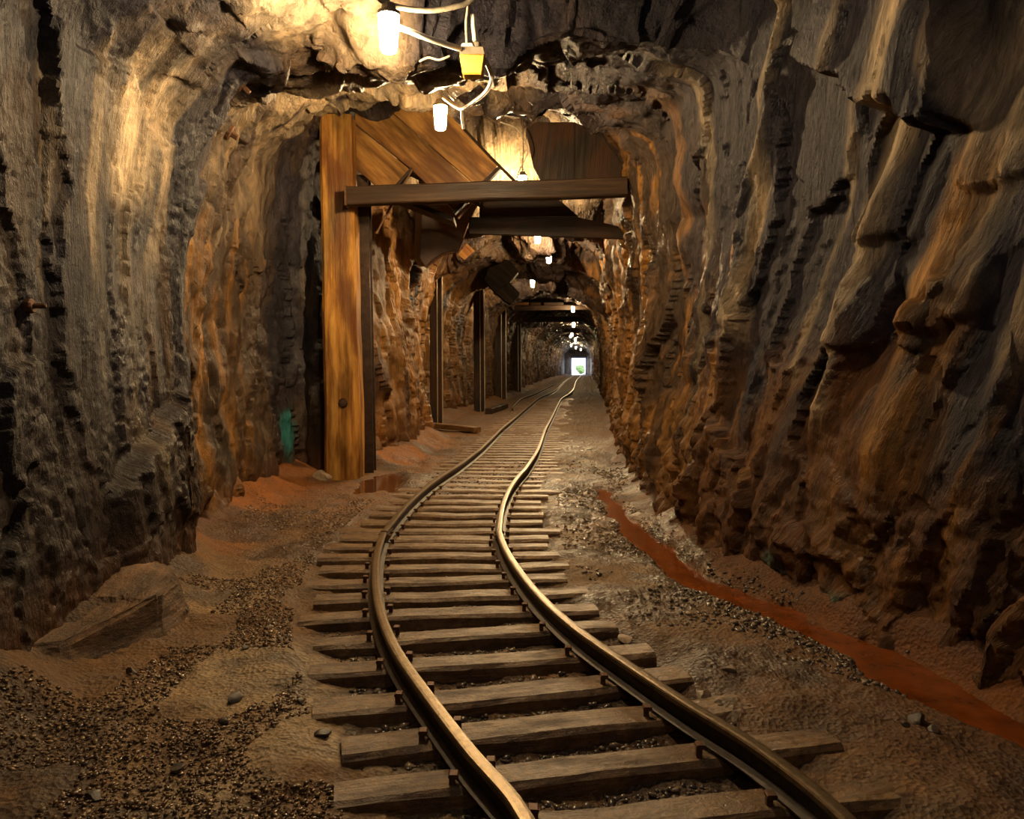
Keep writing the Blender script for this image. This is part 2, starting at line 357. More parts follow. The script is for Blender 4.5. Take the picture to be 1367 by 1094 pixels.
# ------------------------------------------------------------------ the tunnel lining
# cross-sections (x, z): left foot, left wall, left shoulder, roof, right shoulder, right wall, right foot
def sec(l0, l1, l2, l3, c1, c2, c3, r3, r2, r1, r0, zl=1.75):
    return [(l0, -.25), (l1, .8), (l2, zl), l3, c1, c2, c3, r3, (r2, zl), (r1, .8), (r0, -.25)]
KEYS = [
 (-4.2, sec(-1.6, -1.7, -1.75, (-1.5, 2.6), (-.8, 3.0), (0, 3.1), (.8, 3.05), (1.6, 2.7), 1.85, 1.85, 1.8)),
 (1.4, sec(-1.75, -1.78, -1.8, (-1.7, 2.5), (-1.2, 3.0), (-.2, 3.25), (.8, 3.25), (1.78, 2.9), 1.97, 1.95, 1.93)),
 (2.7, sec(-1.74, -1.76, -1.78, (-1.72, 2.5), (-1.28, 2.9), (-.3, 3.2), (.8, 3.25), (1.72, 2.9), 1.84, 1.82, 1.78)),
 (3.4, sec(-1.78, -1.8, -1.82, (-1.72, 2.4), (-1.25, 2.74), (-.5, 3.05), (.5, 3.25), (1.42, 3.0), 1.55, 1.53, 1.5)),
 (4.1, sec(-1.86, -1.86, -1.86, (-1.72, 2.35), (-1.3, 2.76), (-.6, 3.0), (.4, 3.15), (1.25, 3.0), 1.32, 1.3, 1.27)),
 (4.3, sec(-1.85, -1.83, -1.78, (-1.66, 2.36), (-1.4, 2.68), (-.6, 2.66), (.4, 2.82), (1.18, 2.75), 1.27, 1.26, 1.24)),
 (4.65, sec(-1.98, -1.97, -1.94, (-1.8, 2.45), (-1.5, 2.8), (-.6, 2.74), (.4, 2.9), (1.13, 2.75), 1.25, 1.22, 1.21)),
 (5.3, sec(-2.08, -2.1, -2.05, (-1.9, 2.6), (-1.45, 3.1), (-.5, 3.2), (.35, 3.2), (1.1, 2.8), 1.22, 1.2, 1.19)),
 (5.6, sec(-2.1, -2.1, -2.05, (-1.92, 2.6), (-1.45, 3.1), (-.5, 3.15), (.4, 3.03), (1.08, 2.75), 1.2, 1.19, 1.18)),
 (6.4, sec(-2.2, -2.2, -2.16, (-2.0, 2.7), (-1.5, 3.2), (-.5, 3.4), (.45, 3.3), (1.08, 2.85), 1.2, 1.18, 1.17)),
 (6.75, sec(-2.2, -2.2, -2.22, (-2.14, 2.78), (-1.7, 3.26), (-.5, 3.30), (.4, 3.25), (1.04, 2.95), 1.2, 1.18, 1.17)),
 (7.15, sec(-2.2, -2.25, -2.25, (-2.15, 2.9), (-1.7, 3.5), (-.5, 3.75), (.4, 3.65), (1.1, 3.1), 1.22, 1.2, 1.2)),
 (8.0, sec(-2.12, -2.12, -2.1, (-2.05, 3.0), (-1.7, 3.7), (-.5, 3.95), (.4, 3.85), (1.12, 3.2), 1.27, 1.26, 1.27)),
 (8.3, sec(-1.52, -1.55, -1.6, (-1.75, 2.9), (-1.5, 3.7), (-.4, 4.0), (.4, 3.9), (1.14, 3.2), 1.3, 1.29, 1.3)),
 (9.6, sec(-1.32, -1.38, -1.45, (-1.5, 2.8), (-1.2, 3.6), (-.4, 4.15), (.4, 4.1), (1.15, 3.3), 1.4, 1.4, 1.4)),
 (10.0, sec(-1.25, -1.3, -1.35, (-1.3, 2.4), (-1.0, 2.8), (-.3, 2.88), (.5, 2.85), (1.12, 2.7), 1.4, 1.42, 1.44)),
 (12.2, sec(-1.28, -1.31, -1.34, (-1.25, 2.6), (-.7, 3.2), (0, 3.3), (.7, 3.25), (1.4, 2.9), 1.63, 1.65, 1.67)),
 (12.7, sec(-1.55, -1.58, -1.58, (-1.4, 2.5), (-.7, 2.8), (.1, 2.83), (.8, 2.78), (1.45, 2.5), 1.7, 1.72, 1.74)),
 (13.8, sec(-1.68, -1.68, -1.65, (-1.4, 2.7), (-.6, 3.2), (.2, 3.3), (.9, 3.2), (1.55, 2.8), 1.85, 1.88, 1.88)),
 (16.2, sec(-1.5, -1.5, -1.48, (-1.2, 2.65), (-.4, 3.2), (.3, 3.3), (1.0, 3.2), (1.75, 2.7), 2.05, 2.12, 2.12)),
 (16.6, sec(-1.4, -1.4, -1.38, (-1.05, 2.5), (-.35, 2.9), (.35, 2.95), (1.05, 2.85), (1.75, 2.45), 2.08, 2.15, 2.16)),
 (17.5, sec(-1.25, -1.25, -1.25, (-1, 2.7), (-.2, 3.25), (.5, 3.35), (1.3, 3.2), (1.9, 2.8), 2.2, 2.25, 2.25)),
 (19.2, sec(-1.05, -1.05, -1.0, (-.85, 2.65), (-.1, 3.2), (.6, 3.3), (1.4, 3.2), (2.05, 2.7), 2.35, 2.42, 2.42)),
 (19.7, sec(-.95, -.95, -.9, (-.7, 2.45), (-.05, 2.8), (.65, 2.85), (1.35, 2.78), (2.05, 2.45), 2.38, 2.46, 2.48)),
 (21., sec(-.85, -.85, -.85, (-.7, 2.6), (0, 3.1), (.8, 3.2), (1.6, 3.1), (2.2, 2.7), 2.5, 2.6, 2.65)),
 (30., sec(.08, .05, .05, (.2, 2.6), (.9, 3.1), (1.8, 3.2), (2.6, 3.1), (3.2, 2.6), 3.4, 3.45, 3.45)),
 (42., sec(1.25, 1.2, 1.2, (1.4, 2.5), (2.0, 3.0), (3.0, 3.2), (4.0, 3.0), (4.5, 2.5), 4.6, 4.65, 4.65)),
 (60., sec(3.0, 3.0, 3.0, (3.2, 2.5), (3.8, 3.0), (4.8, 3.2), (5.6, 3.0), (6.1, 2.5), 6.25, 6.3, 6.3)),
 (77., sec(5.0, 5.0, 5.0, (5.1, 2.4), (5.6, 2.8), (6.4, 2.9), (7.1, 2.8), (7.6, 2.4), 7.8, 7.8, 7.8)),
 (79.6, sec(5.3, 5.3, 5.3, (5.3, 2.2), (5.8, 2.6), (6.6, 2.6), (7.3, 2.6), (7.8, 2.2), 7.9, 7.9, 7.9)),
 (80.3, [(5.96, -.25), (5.96, .6), (5.96, 1.3), (5.96, 1.86), (6.3, 1.87), (6.8, 1.87), (7.2, 1.87), (7.64, 1.86), (7.64, 1.3), (7.64, .6), (7.64, -.25)]),
]
QUAL = .85
QT = .68
KY = np.array([k[0] for k in KEYS]); KP = np.array([k[1] for k in KEYS])       # (nk, 11, 2)
def tunnel_grid():
    fy = np.concatenate([np.arange(-4.2, 1.2, .06), np.arange(1.2, 12, .004), np.arange(12, 80.3, .02), [80.3]])
    prof = np.stack([[np.interp(fy, KY, KP[:, j, c]) for c in (0, 1)] for j in range(11)])   # (11,2,n)
    prof = prof.transpose(2, 0, 1)
    mv = np.r_[0, np.abs(np.diff(prof, axis=0)).max(axis=(1, 2))]
    step = np.r_[0, np.hypot(np.diff(fy), mv[1:])]
    base = np.where(fy < 1.2, .09, .0062 * np.clip(fy, 2.0, 99)) * QT
    s = np.cumsum(step / base); n = int(s[-1])
    ys = np.interp(np.linspace(0, s[-1], n), s, fy)
    P = np.stack([[np.interp(ys, KY, KP[:, j, c]) for c in (0, 1)] for j in range(11)]).transpose(2, 0, 1)
    # resample the ring
    nu = int(560 / QT)
    seg = np.array([1.0, .95, .8, .55, .85, .85, .7, 1.05, .95, 1.0]); cum = np.r_[0, np.cumsum(seg)]; u = np.linspace(0, cum[-1], nu)
    R = np.empty((n, nu, 2), np.float32)
    idx = np.clip(np.searchsorted(cum, u, 'right') - 1, 0, 9); t = (u - cum[idx]) / seg[idx]
    R[:] = P[:, idx] * (1 - t)[None, :, None] + P[:, idx + 1] * t[None, :, None]
    k = max(3, int(nu * .016)); ker = np.ones(2 * k + 1) / (2 * k + 1)
    for _ in range(2):
        Rp = np.concatenate([2 * R[:, :1] - R[:, k:0:-1], R, 2 * R[:, -1:] - R[:, -2:-k - 2:-1]], 1)
        cs = np.cumsum(np.concatenate([np.zeros((n, 1, 2), np.float32), Rp], 1), 1, dtype=np.float64)
        R = ((cs[:, 2 * k + 1:] - cs[:, :-2 * k - 1]) / (2 * k + 1)).astype(np.float32)
    G = np.empty((n, nu, 3), np.float32); G[..., 1] = ys[:, None]
    uu, yg = np.meshgrid(u, ys); pw = np.stack([uu.ravel() * 1.5, yg.ravel() * .8, uu.ravel() * 0], 1)
    amp = (.10 + .24 * np.clip(1 - np.abs(u - cum[-1] / 2) / 2.2, 0, 1))[None] * np.clip((yg - 2.5) / 3, .0, 1.3) * np.clip((74 - yg) / 5, 0, 1) * (1 - .7 * ((yg > 7.2) & (yg < 8.6)))
    ye = yg + amp * fbm(pw, 3, 400).reshape(n, nu) * 1.2
    for j in range(nu):                                # ragged, not hoop-like, steps of the roof
        G[:, j, 0] = np.interp(ye[:, j], ys, R[:, j, 0]); G[:, j, 2] = np.interp(ye[:, j], ys, R[:, j, 1])
    return G, u / cum[-1], cum / cum[-1]
G, U, CUM = tunnel_grid()
NY, NU = G.shape[:2]
dy_ = np.gradient(G, axis=0); du_ = np.gradient(G, axis=1)
NRM = np.cross(dy_, du_); NRM /= np.linalg.norm(NRM, axis=2, keepdims=True) + 1e-9
# inward check: the left wall's normal must have x > 0
if NRM[NY // 2, 20, 0] < 0: NRM = -NRM
P = G.reshape(-1, 3); N = NRM.reshape(-1, 3)
side = np.tile(U, NY)                                     # 0 left foot .. 1 right foot
wl = 1 - sst(CUM[3] - .02, CUM[4] + .02, side); wr = sst(CUM[6] - .02, CUM[7] + .02, side); wc = 1 - np.clip(wl + wr, 0, 1)
x, y, z = P[:, 0], P[:, 1], P[:, 2]
lean = .36 * wr + .04 * wl + .15 * wc
q = y + lean * (z - 1.0) + .10 * vnoise(P * 1.3, 5)
warp = np.stack([vnoise(P * 2.1, 31), vnoise(P * 2.1, 32), vnoise(P * 2.1, 33)], 1) * .12
rag = np.stack([vnoise(P * 8.3, 34), vnoise(P * 8.3, 35), vnoise(P * 8.3, 36)], 1) * .028 + np.stack([vnoise(P * 23., 37), vnoise(P * 23., 38), vnoise(P * 23., 39)], 1) * .022
def sc(a, b, c): return np.stack([q * a, z * b, x * c], 1) + warp * np.float32(1.0) + rag * np.float32([a, b * 1.6, c]) * np.float32(.8)
qc = np.where(wc > .5, 1., 0.)
o1, t1, e1 = cells(sc(1.35, .42, .7), 1)
o2, t2, e2 = cells(sc(3.8, .95, 1.6), 2)
o3, t3, e3 = cells(sc(11., 2.3, 3.2), 3)
o4, t4, e4 = cells(P * np.float32(3.3) + warp * 2, 4)
nearf = 1 - .35 * sst(10, 30, y)
n_m = fbm(np.stack([q * 1.2, z * .7, x], 1), 3, 45)
endf = 1 - sst(76, 79, y)
fb = fbm(np.stack([q * 2.8, z * .6, x * 1.4], 1), 6, 40, .55)
fb2 = fbm(P * np.float32(5.), 4, 60, .55)
low = sst(1.0, .2, z) * (1 - wc)
ampw = (1 - .35 * wl * (y < 4.4))
D = (np.where((wr > .5) & (y > 4.6), .12, .19) * o1 + .15 * t1) * ampw + (.090 * o2 + .13 * t2) + (.026 * o3 + .035 * t3) * (.3 + .7 * sst(-.35, .25, n_m)) + .018 * fb + .006 * fb2
D = D * (1 - wc) + wc * (.12 * fbm(P * np.float32([1.6, 2.2, 1.6]), 3, 47) + .16 * o1 + .17 * t1 + .11 * o4 + .14 * t4 + .05 * o2 + .08 * t2 + .022 * o3 + .05 * fb + .03 * fb2)
D *= np.where(wl > .5, np.where(y < 4.45, .40, .60), .80)

# --- worked features, in wall coordinates
def band(side_w, y0, k, w, z0, z1, soft=.25, wob=.05, s=0):
    """streak along the dip of the beds: y = y0 - k*(z-1), between heights z0 and z1"""
    c = y - (y0 - k * (z - 1.0)) + wob * vnoise(np.stack([y * .5, z * 2.6, x * 0 + s], 1), 70 + s)
    wd = w * (1 + .45 * vnoise(np.stack([z * 3.1, z * 0 + s, y * .3], 1), 90 + s))
    return side_w * np.clip(1 - np.abs(c) / np.maximum(wd, .01), 0, 1) ** .6 * sst(z0 - soft, z0, z) * sst(z1 + soft, z1, z)
def blob(cx, cy, cz, rx, ry, rz, s=0, rag=.55):
    d = np.sqrt(((x - cx) / rx) ** 2 + ((y - cy) / ry) ** 2 + ((z - cz) / rz) ** 2) + rag * fbm(np.stack([q * 3, z * 1.7, x * 3], 1), 4, 100 + s)
    return sst(1.15, .55, d)
# overhanging block high on the near right wall, and smaller broken ledges
ov = wr * sst(2.86, 2.92, y + .06 * vnoise(P * 4, 8)) * sst(3.68, 3.62, y + .1 * vnoise(P * 4, 9)) * sst(2.40, 2.44, z + .9 * (3.5 - y) + .10 * o3 + .12 * o2)
D = D * (1 - .5 * ov) + .21 * ov
for (yy, zz, hh) in ((3.25, 1.62, .05), (3.02, 1.25, .06), (3.45, 1.2, .05), (2.85, 1.75, .05)):
    D = D + wr * hh * sst(.16, .1, np.abs(y - yy + .36 * (z - zz))) * sst(zz - .02, zz + .02, z + .06 * o3) * sst(zz + .4, zz + .15, z)
# bedding ribs of the right wall
for (y0, k, w, z0, z1, a) in ((3.6, .40, .09, .9, 3.0, .07), (3.22, .27, .13, .5, 2.6, .07), (4.55, .38, .10, .3, 3.0, .08), (5.4, .3, .12, .2, 2.6, .06), (2.75, .35, .10, .6, 2.8, .06), (6.6, .2, .12, .2, 2.8, .06)):
    D = D + a * band(wr, y0, k, w, z0, z1, s=int(y0 * 10))
# loose rubble foot along both walls
D = D * (1 - .65 * low * wr) + low * wr * (.05 * o3 + .05 * o4 + .07 + .05 * fb2) + low * wl * .03
# leaning buttress and step at the foot of the near left wall
D = D + wl * .10 * sst(3.3, 3.5, y) * sst(4.35, 4.2, y) * sst(.55 + .45 * (y - 3.3) , .50 + .45 * (y - 3.3), z + .04 * o3)
far_r = np.clip(wl + wr, 0, 1) * sst(4.4, 5.0, y)
D = D + far_r * (.035 * fbm(P * np.float32([5., 5., 3.]), 4, 48) + .05 * np.abs(fbm(np.stack([q * 4.5, z * 2.2, x * 4.], 1), 3, 49)) - .02)
D = D * endf
D = np.clip(D, -.34, .40)
def soften(a):
    g = a.reshape(NY, NU)
    for ax in (0, 1):
        pd = np.pad(g, [(1, 1) if k == ax else (0, 0) for k in (0, 1)], mode='edge')
        g = .25 * np.take(pd, range(0, g.shape[ax]), ax) + .5 * g + .25 * np.take(pd, range(2, g.shape[ax] + 2), ax)
    return (.65 * g + .35 * a.reshape(NY, NU)).ravel()
D = soften(D)
D = D + (.006 * np.abs(fbm(np.stack([q * 16., z * 5., x * 8.], 1), 3, 83)) + .006 * fbm(P * np.float32(26.), 3, 84)) * endf * (.35 + .65 * sst(-.3, .4, n_m))
V = P + N * D[:, None]
# the lining must not block the way through
# --- albedo
n_a = fbm(np.stack([q * 3., z * .9, x * 1.5], 1), 5, 200); n_b = fbm(np.stack([q * 7., z * 1.6, x * 3], 1), 4, 220); n_c = fbm(P * np.float32(1.1), 4, 240)
slate = np.float32([.025, .0215, .029]); brown = np.float32([.060, .038, .020]); rust = np.float32([.100, .042, .013]); ochre = np.float32([.29, .142, .032]); tan = np.float32([.34, .265, .17])
C = np.tile(slate, (len(P), 1)).astype(np.float32)
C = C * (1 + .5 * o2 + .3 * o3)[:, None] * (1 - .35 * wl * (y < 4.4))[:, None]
# rusty wash rising from the floor on the right, everywhere beyond
hr = 1.05 - .12 * (y - 3) * (y < 5) + .55 * n_a + .35 * n_c
C = mixc(C, wr * sst(hr + .25, hr - .35, z) * .95, rust)
C = mixc(C, wr * sst(1.5, .6, z + .4 * n_a) * sst(.15, .6, n_b + .3 * n_a) * .7, ochre * .55)
C = mixc(C, wr * sst(4.6, 6.2, y + .4 * n_a) * .8, brown)
C = mixc(C, wr * sst(4.5, 6.0, y) * sst(-.05, .45, n_b - .15 * (z - 1.5)) * .75, ochre * .8)
C = mixc(C, wr * sst(6.0, 8.5, y) * sst(2.4, 1.2, z + .6 * n_a) * .5, ochre * .75)
for (y0, k, w, z0, z1, c, st) in ((3.62, .40, .10, 1.0, 3.0, tan, .85), (3.15, .36, .20, 1.5, 3.0, tan * 1.15, .9), (3.12, .25, .17, .75, 1.75, ochre * .85, .9),
        (4.5, .38, .06, 1.4, 3.0, tan * .85, .8), (4.75, .40, .12, .4, 1.7, ochre * .95, .85), (2.72, .3, .08, 1.2, 2.8, tan * .7, .6), (3.9, .36, .04, 1.2, 2.6, tan * .8, .6),
        (5.25, .3, .06, .9, 2.8, tan * .7, .7), (7.2, .2, .25, .3, 2.0, ochre, .85), (8.6, .1, .3, .2, 2.2, ochre * 1.1, .8), (10.6, .1, .5, 0., 2.6, ochre * 1.1, .85)):
    C = mixc(C, np.clip(band(wr, y0, k, w, z0, z1, s=int(y0 * 13)) * 1.5 * (.75 + .5 * n_b), 0, 1) * st, c)
# left wall
ln = wl * (y < 30)
C = mixc(C, ln * sst(.1, .7, n_b + .3 * n_c) * .6, brown * .9)
C = mixc(C, wl * sst(1.5, .3, z + .5 * n_a) * .5, brown * .7)
C = mixc(C, wl * sst(4.45, 4.7, y) * sst(7.2, 6.6, y) * .8, brown * 1.15)
C = mixc(C, wl * sst(4.5, 4.8, y) * sst(6.7, 6.4, y) * sst(.05, .5, n_b) * .6, ochre * .6)
C = mixc(C, wl * sst(8.15, 8.35, y) * .9 * sst(-.55, .1, n_a + .25), ochre * .85)
C = mixc(C, wl * sst(8.2, 8.4, y) * sst(1.3, .2, z + .5 * n_a) * .6, rust * 1.3)
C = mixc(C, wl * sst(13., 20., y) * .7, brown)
for (y0, w, z0, z1, c, st) in ((3.72, .22, 2.02, 3.1, tan * 1.35, .95), (4.08, .11, 1.75, 3.1, tan * 1.1, .85), (3.42, .045, 1.6, 2.45, tan * .8, .7), (3.1, .03, 1.5, 2.2, tan * .45, .6), (4.15, .05, .3, 1.9, brown * 1.3, .6),  # high tan bands paint the nearest lamp's light on the wall
        (4.75, .06, 1.3, 2.3, ochre * 1.05, .8), (5.15, .10, .2, 1.9, ochre * .95, .85), (5.9, .13, .0, 1.5, ochre * .7, .8), (5.3, .035, 2.0, 2.7, tan * .8, .8), (5.55, .03, 1.9, 2.4, tan * .7, .7), (3.75, .06, .7, 1.9, tan * .35, .6), (3.5, .03, 1.1, 2.0, tan * .4, .6)):
    C = mixc(C, np.clip(band(wl, y0, .04, w, z0, z1, s=int(y0 * 17) + 3) * 1.5 * (.75 + .5 * n_b), 0, 1) * st, c)
# roof: left side paler, right side darker, painted as the lamps light it
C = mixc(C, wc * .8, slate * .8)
C = mixc(C, wc * sst(-.1, .5, n_c + .3 * n_b) * .75 * sst(.8, -.2, x), brown * 1.3)
C = mixc(C, wc * sst(-.45, -.7, x) * sst(-1.32, -1.15, x) * sst(2.4, 2.8, y) * sst(4.3, 4.0, y) * .9, tan)  # pool of lamplight beside the nearest lamp painted pale
C = mixc(C, wc * sst(.2, .7, x) * sst(4.6, 4.1, y) * .85, slate * .4)  # shade of an unlit recess painted into the rock
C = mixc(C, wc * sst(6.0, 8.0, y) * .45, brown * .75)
C = mixc(C, np.clip(wc + wl, 0, 1) * sst(4.4, 4.75, y) * sst(7.0, 6.7, y) * sst(1.9, 2.4, z) * sst(.3, -.4, x) * (.55 + .4 * wc) * sst(-.5, .2, n_b + .3 * wc), tan * .55)  # lamp-lit left ledge painted paler
C = mixc(C, wc * sst(8.5, 9., y) * sst(10.0, 9.8, y) * sst(2.9, 3.1, z) * sst(4.0, 3.85, z + .15 * n_b) * .9, tan * 1.3)  # lamplight in the gap above the crossbeam painted pale
# copper bloom
teal = np.float32([.04, .30, .30])
for (cx, cy, cz, a, b_, c_) in ((-2.12, 7.5, .40, .5, .26, .42), (1.3, 3.86, .10, .5, .10, .13), (1.42, 3.44, .06, .5, .11, .07)):
    C = mixc(C, blob(cx, cy, cz, a, b_, c_, int(cy * 9), .5) * .8, teal)
C = mixc(C, low * sst(.45, .05, z) * .7, rust * .95)
C = np.clip(C * (1 + .25 * n_b)[:, None], .01, .8)
WET = np.clip(.25 + .5 * n_a + wc * sst(4.3, 5, y) * .5 + wr * sst(5, 7, y) * .35, 0, 1)

BED = np.stack([q, z, x], 1)
def lining(name, m, j0, j1):
    idx = (np.arange(NY)[:, None] * NU + np.arange(j0, j1 + 1)[None, :])
    nj = j1 - j0 + 1
    a = (np.arange(NY - 1)[:, None] * nj + np.arange(nj - 1)[None, :]).ravel()
    F = np.stack([a, a + nj, a + nj + 1, a + 1], 1)
    ii = idx.ravel()
    me = mesh_np(name, V[ii], F, {'albedo': ('FLOAT_COLOR', C[ii]), 'wet': ('FLOAT', WET[ii]), 'bed': ('FLOAT_VECTOR', BED[ii])})
    me.set_sharp_from_angle(angle=math.radians(27))
    o = struct(link(name, me, m))
    return o
jL = int(np.searchsorted(U, (CUM[3] + CUM[4]) / 2)); jR = int(np.searchsorted(U, (CUM[6] + CUM[7]) / 2))
def set_label(o, t): o['label'] = t
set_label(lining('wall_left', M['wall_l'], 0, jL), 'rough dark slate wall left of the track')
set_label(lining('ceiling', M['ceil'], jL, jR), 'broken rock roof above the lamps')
set_label(lining('wall_right', M['wall_r'], jR, NU - 1), 'slanting rusty slate wall right of the track')
mb = MB(); mb.add([(-2.4, -4.15, -.4), (2.4, -4.15, -.4), (2.4, -4.15, 3.6), (-2.4, -4.15, 3.6), (-2.4, -4.6, -.4), (2.4, -4.6, -.4), (2.4, -4.6, 3.6), (-2.4, -4.6, 3.6)],
    [(0, 1, 2, 3), (4, 7, 6, 5), (0, 4, 5, 1), (3, 2, 6, 7), (0, 3, 7, 4), (1, 5, 6, 2)])
struct(mb.build('wall_back', plain('back rock', (.11, .09, .08), .7), origin=(0, -4.15, 0)))

# ------------------------------------------------------------------ track line
CL = np.array([(.50, -4.0), (.50, -1.0), (.485, .6), (.42, 1.5), (.34, 1.85), (.20, 2.15), (.05, 2.5), (-.07, 2.8), (-.165, 3.1), (-.24, 3.4), (-.30, 3.7), (-.35, 4.0), (-.39, 4.3), (-.425, 4.68),
    (-.418, 5.3), (-.40, 5.8), (-.35, 6.5), (-.27, 7.2), (-.19, 7.8), (-.02, 9.5), (.17, 12.2), (.41, 15.0), (.83, 20.0), (1.17, 23.8), (1.72, 28.), (2.24, 33.), (2.85, 40.), (3.75, 50.), (4.85, 61.), (5.75, 70.), (6.66, 80.4), (6.9, 84.)])
KINK = 13
def line_pts(i0, i1, off, step=.12):
    c = [Vector((a, b, 0)) for a, b in CL[i0:i1 + 1]]; c = smooth_pts(c, 8)
    out = []
    for i, p in enumerate(c):
        t = (c[min(i + 1, len(c) - 1)] - c[max(i - 1, 0)]).normalized(); out.append(p + Vector((t.y, -t.x, 0)) * off)
    return out
def center_at(yv):
    xv = float(np.interp(yv, CL[:, 1], CL[:, 0])); x2 = float(np.interp(yv + .3, CL[:, 1], CL[:, 0])); x1 = float(np.interp(yv - .3, CL[:, 1], CL[:, 0]))
    return xv, (x2 - x1) / .6
GA = .345

# ------------------------------------------------------------------ floor
def stream_w(xx, yy):
    ys_ = [1.2, 2.26, 2.41, 2.64, 2.99, 3.35, 3.73, 4.14, 4.96, 6.0, 6.5, 7.2]
    lx = np.interp(yy, ys_, [1.62, 1.51, 1.38, 1.33, 1.28, 1.16, 1.0, .87, .72, .74, .72, .80]); 
    rx = np.interp(yy, ys_, [1.98, 1.86, 1.80, 1.70, 1.53, 1.38, 1.20, 1.01, .91, .85, .81, .86])
    return lx, rx
fy = np.concatenate([np.arange(-4.2, 1.3, .08)]); yy = 1.3
ly = list(fy)
while yy < 84.5: ly.append(yy); yy += max(.0045 * yy, .011) * QUAL if yy < 12 else .02 * yy
fy = np.array(ly); nx = int(340 / QUAL)
Lx = np.interp(fy, KY, KP[:, 0, 0]) - .45; Rx = np.interp(fy, KY, KP[:, 10, 0]) + .45
t = np.linspace(0, 1, nx)
FX = Lx[:, None] + (Rx - Lx)[:, None] * t[None]; FYg = np.repeat(fy[:, None], nx, 1)
fx = FX.ravel().astype(np.float32); fyv = FYg.ravel().astype(np.float32)
p2 = np.stack([fx, fyv, fx * 0], 1)
cx = np.interp(fyv, CL[:, 1], CL[:, 0]); off = fx - cx
zf = .009 * fbm(p2 * 1.6, 5, 300) + .009 * fbm(p2 * 9., 4, 310) + .006 * np.abs(fbm(p2 * 38., 3, 320)) - .003
bed = sst(.80, .55, np.abs(off) + .12 * vnoise(p2 * 3, 330))
shoulderL = sst(.45, .75, -off) ; shoulderR = sst(.45, .8, off)
zf = zf - .022 * bed * sst(7.5, 5.0, fyv) + .006
zf = zf + .016 * (1 - bed)
# mud banked over the sleeper ends
zf = zf + sst(.50, .62, np.abs(off)) * sst(1.0, .8, np.abs(off)) * .022 * (.55 + .9 * vnoise(p2 * 2.4, 341))
# mud covering the sleepers further in
zf = zf + .030 * sst(5.6, 7.5, fyv) * bed * (.6 + .5 * vnoise(p2 * 1.3, 340))
lw = np.interp(fyv, KY, KP[:, 0, 0]); rw = np.interp(fyv, KY, KP[:, 10, 0])
zf = zf + .16 * sst(.38, -.1, fx - lw + .12 * vnoise(p2 * 2.5, 350)) + .12 * sst(.22, -.1, rw - fx + .1 * vnoise(p2 * 3, 351))
sl, sr = stream_w(fx, fyv); swob = .05 * vnoise(p2 * 4, 352)
inst = sst(-.05, .05, fx - sl + swob) * sst(.05, -.03, fx - sr + swob) * sst(7.2, 6.8, fyv)
zf = zf - .055 * inst - .02 * sst(-.3, 0, fx - sl) * sst(.1, 0, fx - sr) * sst(7.4, 6.6, fyv)
pud = sst(1.25, .6, np.sqrt(((fx + 1.18) / .22) ** 2 + ((fyv - 7.15) / .8) ** 2) + .3 * vnoise(p2 * 2.5, 353)); zf = zf - .035 * pud
m_a = fbm(p2 * 2.2, 5, 360); m_b = fbm(p2 * 7., 4, 361)
brownm = np.float32([.155, .084, .034]); rusty = np.float32([.10, .038, .012]); orange = np.float32([.26, .09, .016]); tanm = np.float32([.26, .185, .10]); dark = np.float32([.04, .028, .02])
FC = np.tile(brownm, (len(fx), 1)).astype(np.float32)
FC = mixc(FC, sst(.25, .7, -off) * sst(1.5, 1.0, -off) * sst(-.6, .1, m_a) * sst(4.6, 3.0, fyv) * .9, tanm * 1.25)
FC = mixc(FC, sst(1.3, 1.9, -off) * .7, brownm * .65)
FC = mixc(FC, sst(4.2, 6.5, fyv + .8 * m_a) * (off < 0) * .8, np.float32([.15, .068, .024]))
FC = mixc(FC, sst(.6, .2, fx - lw + .2 * m_a) * sst(4.2, 5., fyv) * .85, orange)
FC = mixc(FC, sst(.5, .9, off + .2 * m_a) * sst(3.6, 2.2, fyv) * .8, np.float32([.10, .046, .017]))
FC = mixc(FC, sst(.5, .8, off) * sst(2.8, 4.0, fyv) * .6, np.float32([.17, .115, .06]))
FC = mixc(FC, sst(.4, .1, rw - fx + .15 * m_a) * .85, rusty)
FC = mixc(FC, bed * sst(-.2, .3, m_b) * sst(8, 5, fyv) * .7, dark)
FC = mixc(FC, sst(.25, .5, m_a) * .6, dark)
FC = mixc(FC, sst(.45, .7, off) * sst(5.2, 6.5, fyv) * sst(11., 9., fyv) * sst(-.5, .2, m_b) * .7, dark * 1.1)
FC = mixc(FC, inst * .9, orange * .6)
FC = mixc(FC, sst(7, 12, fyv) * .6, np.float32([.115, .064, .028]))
FW = np.maximum(sst(9., 6., fyv), .8 * sst(.4, .7, off) * sst(13., 10., fyv)) * np.clip(.15 + .7 * m_a + .5 * sst(.3, .9, off) * sst(3.5, 5.5, fyv) + .35 * bed - .35 * sst(.9, 1.4, -off), 0, 1)
a = (np.arange(len(fy) - 1)[:, None] * nx + np.arange(nx - 1)[None]).ravel()
me = mesh_np('floor', np.stack([fx, fyv, zf], 1), np.stack([a, a + 1, a + nx + 1, a + nx], 1), {'albedo': ('FLOAT_COLOR', np.clip(FC, .01, .8)), 'wet': ('FLOAT', FW)})
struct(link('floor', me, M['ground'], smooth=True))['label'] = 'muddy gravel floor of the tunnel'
ZG = zf.reshape(len(fy), nx)
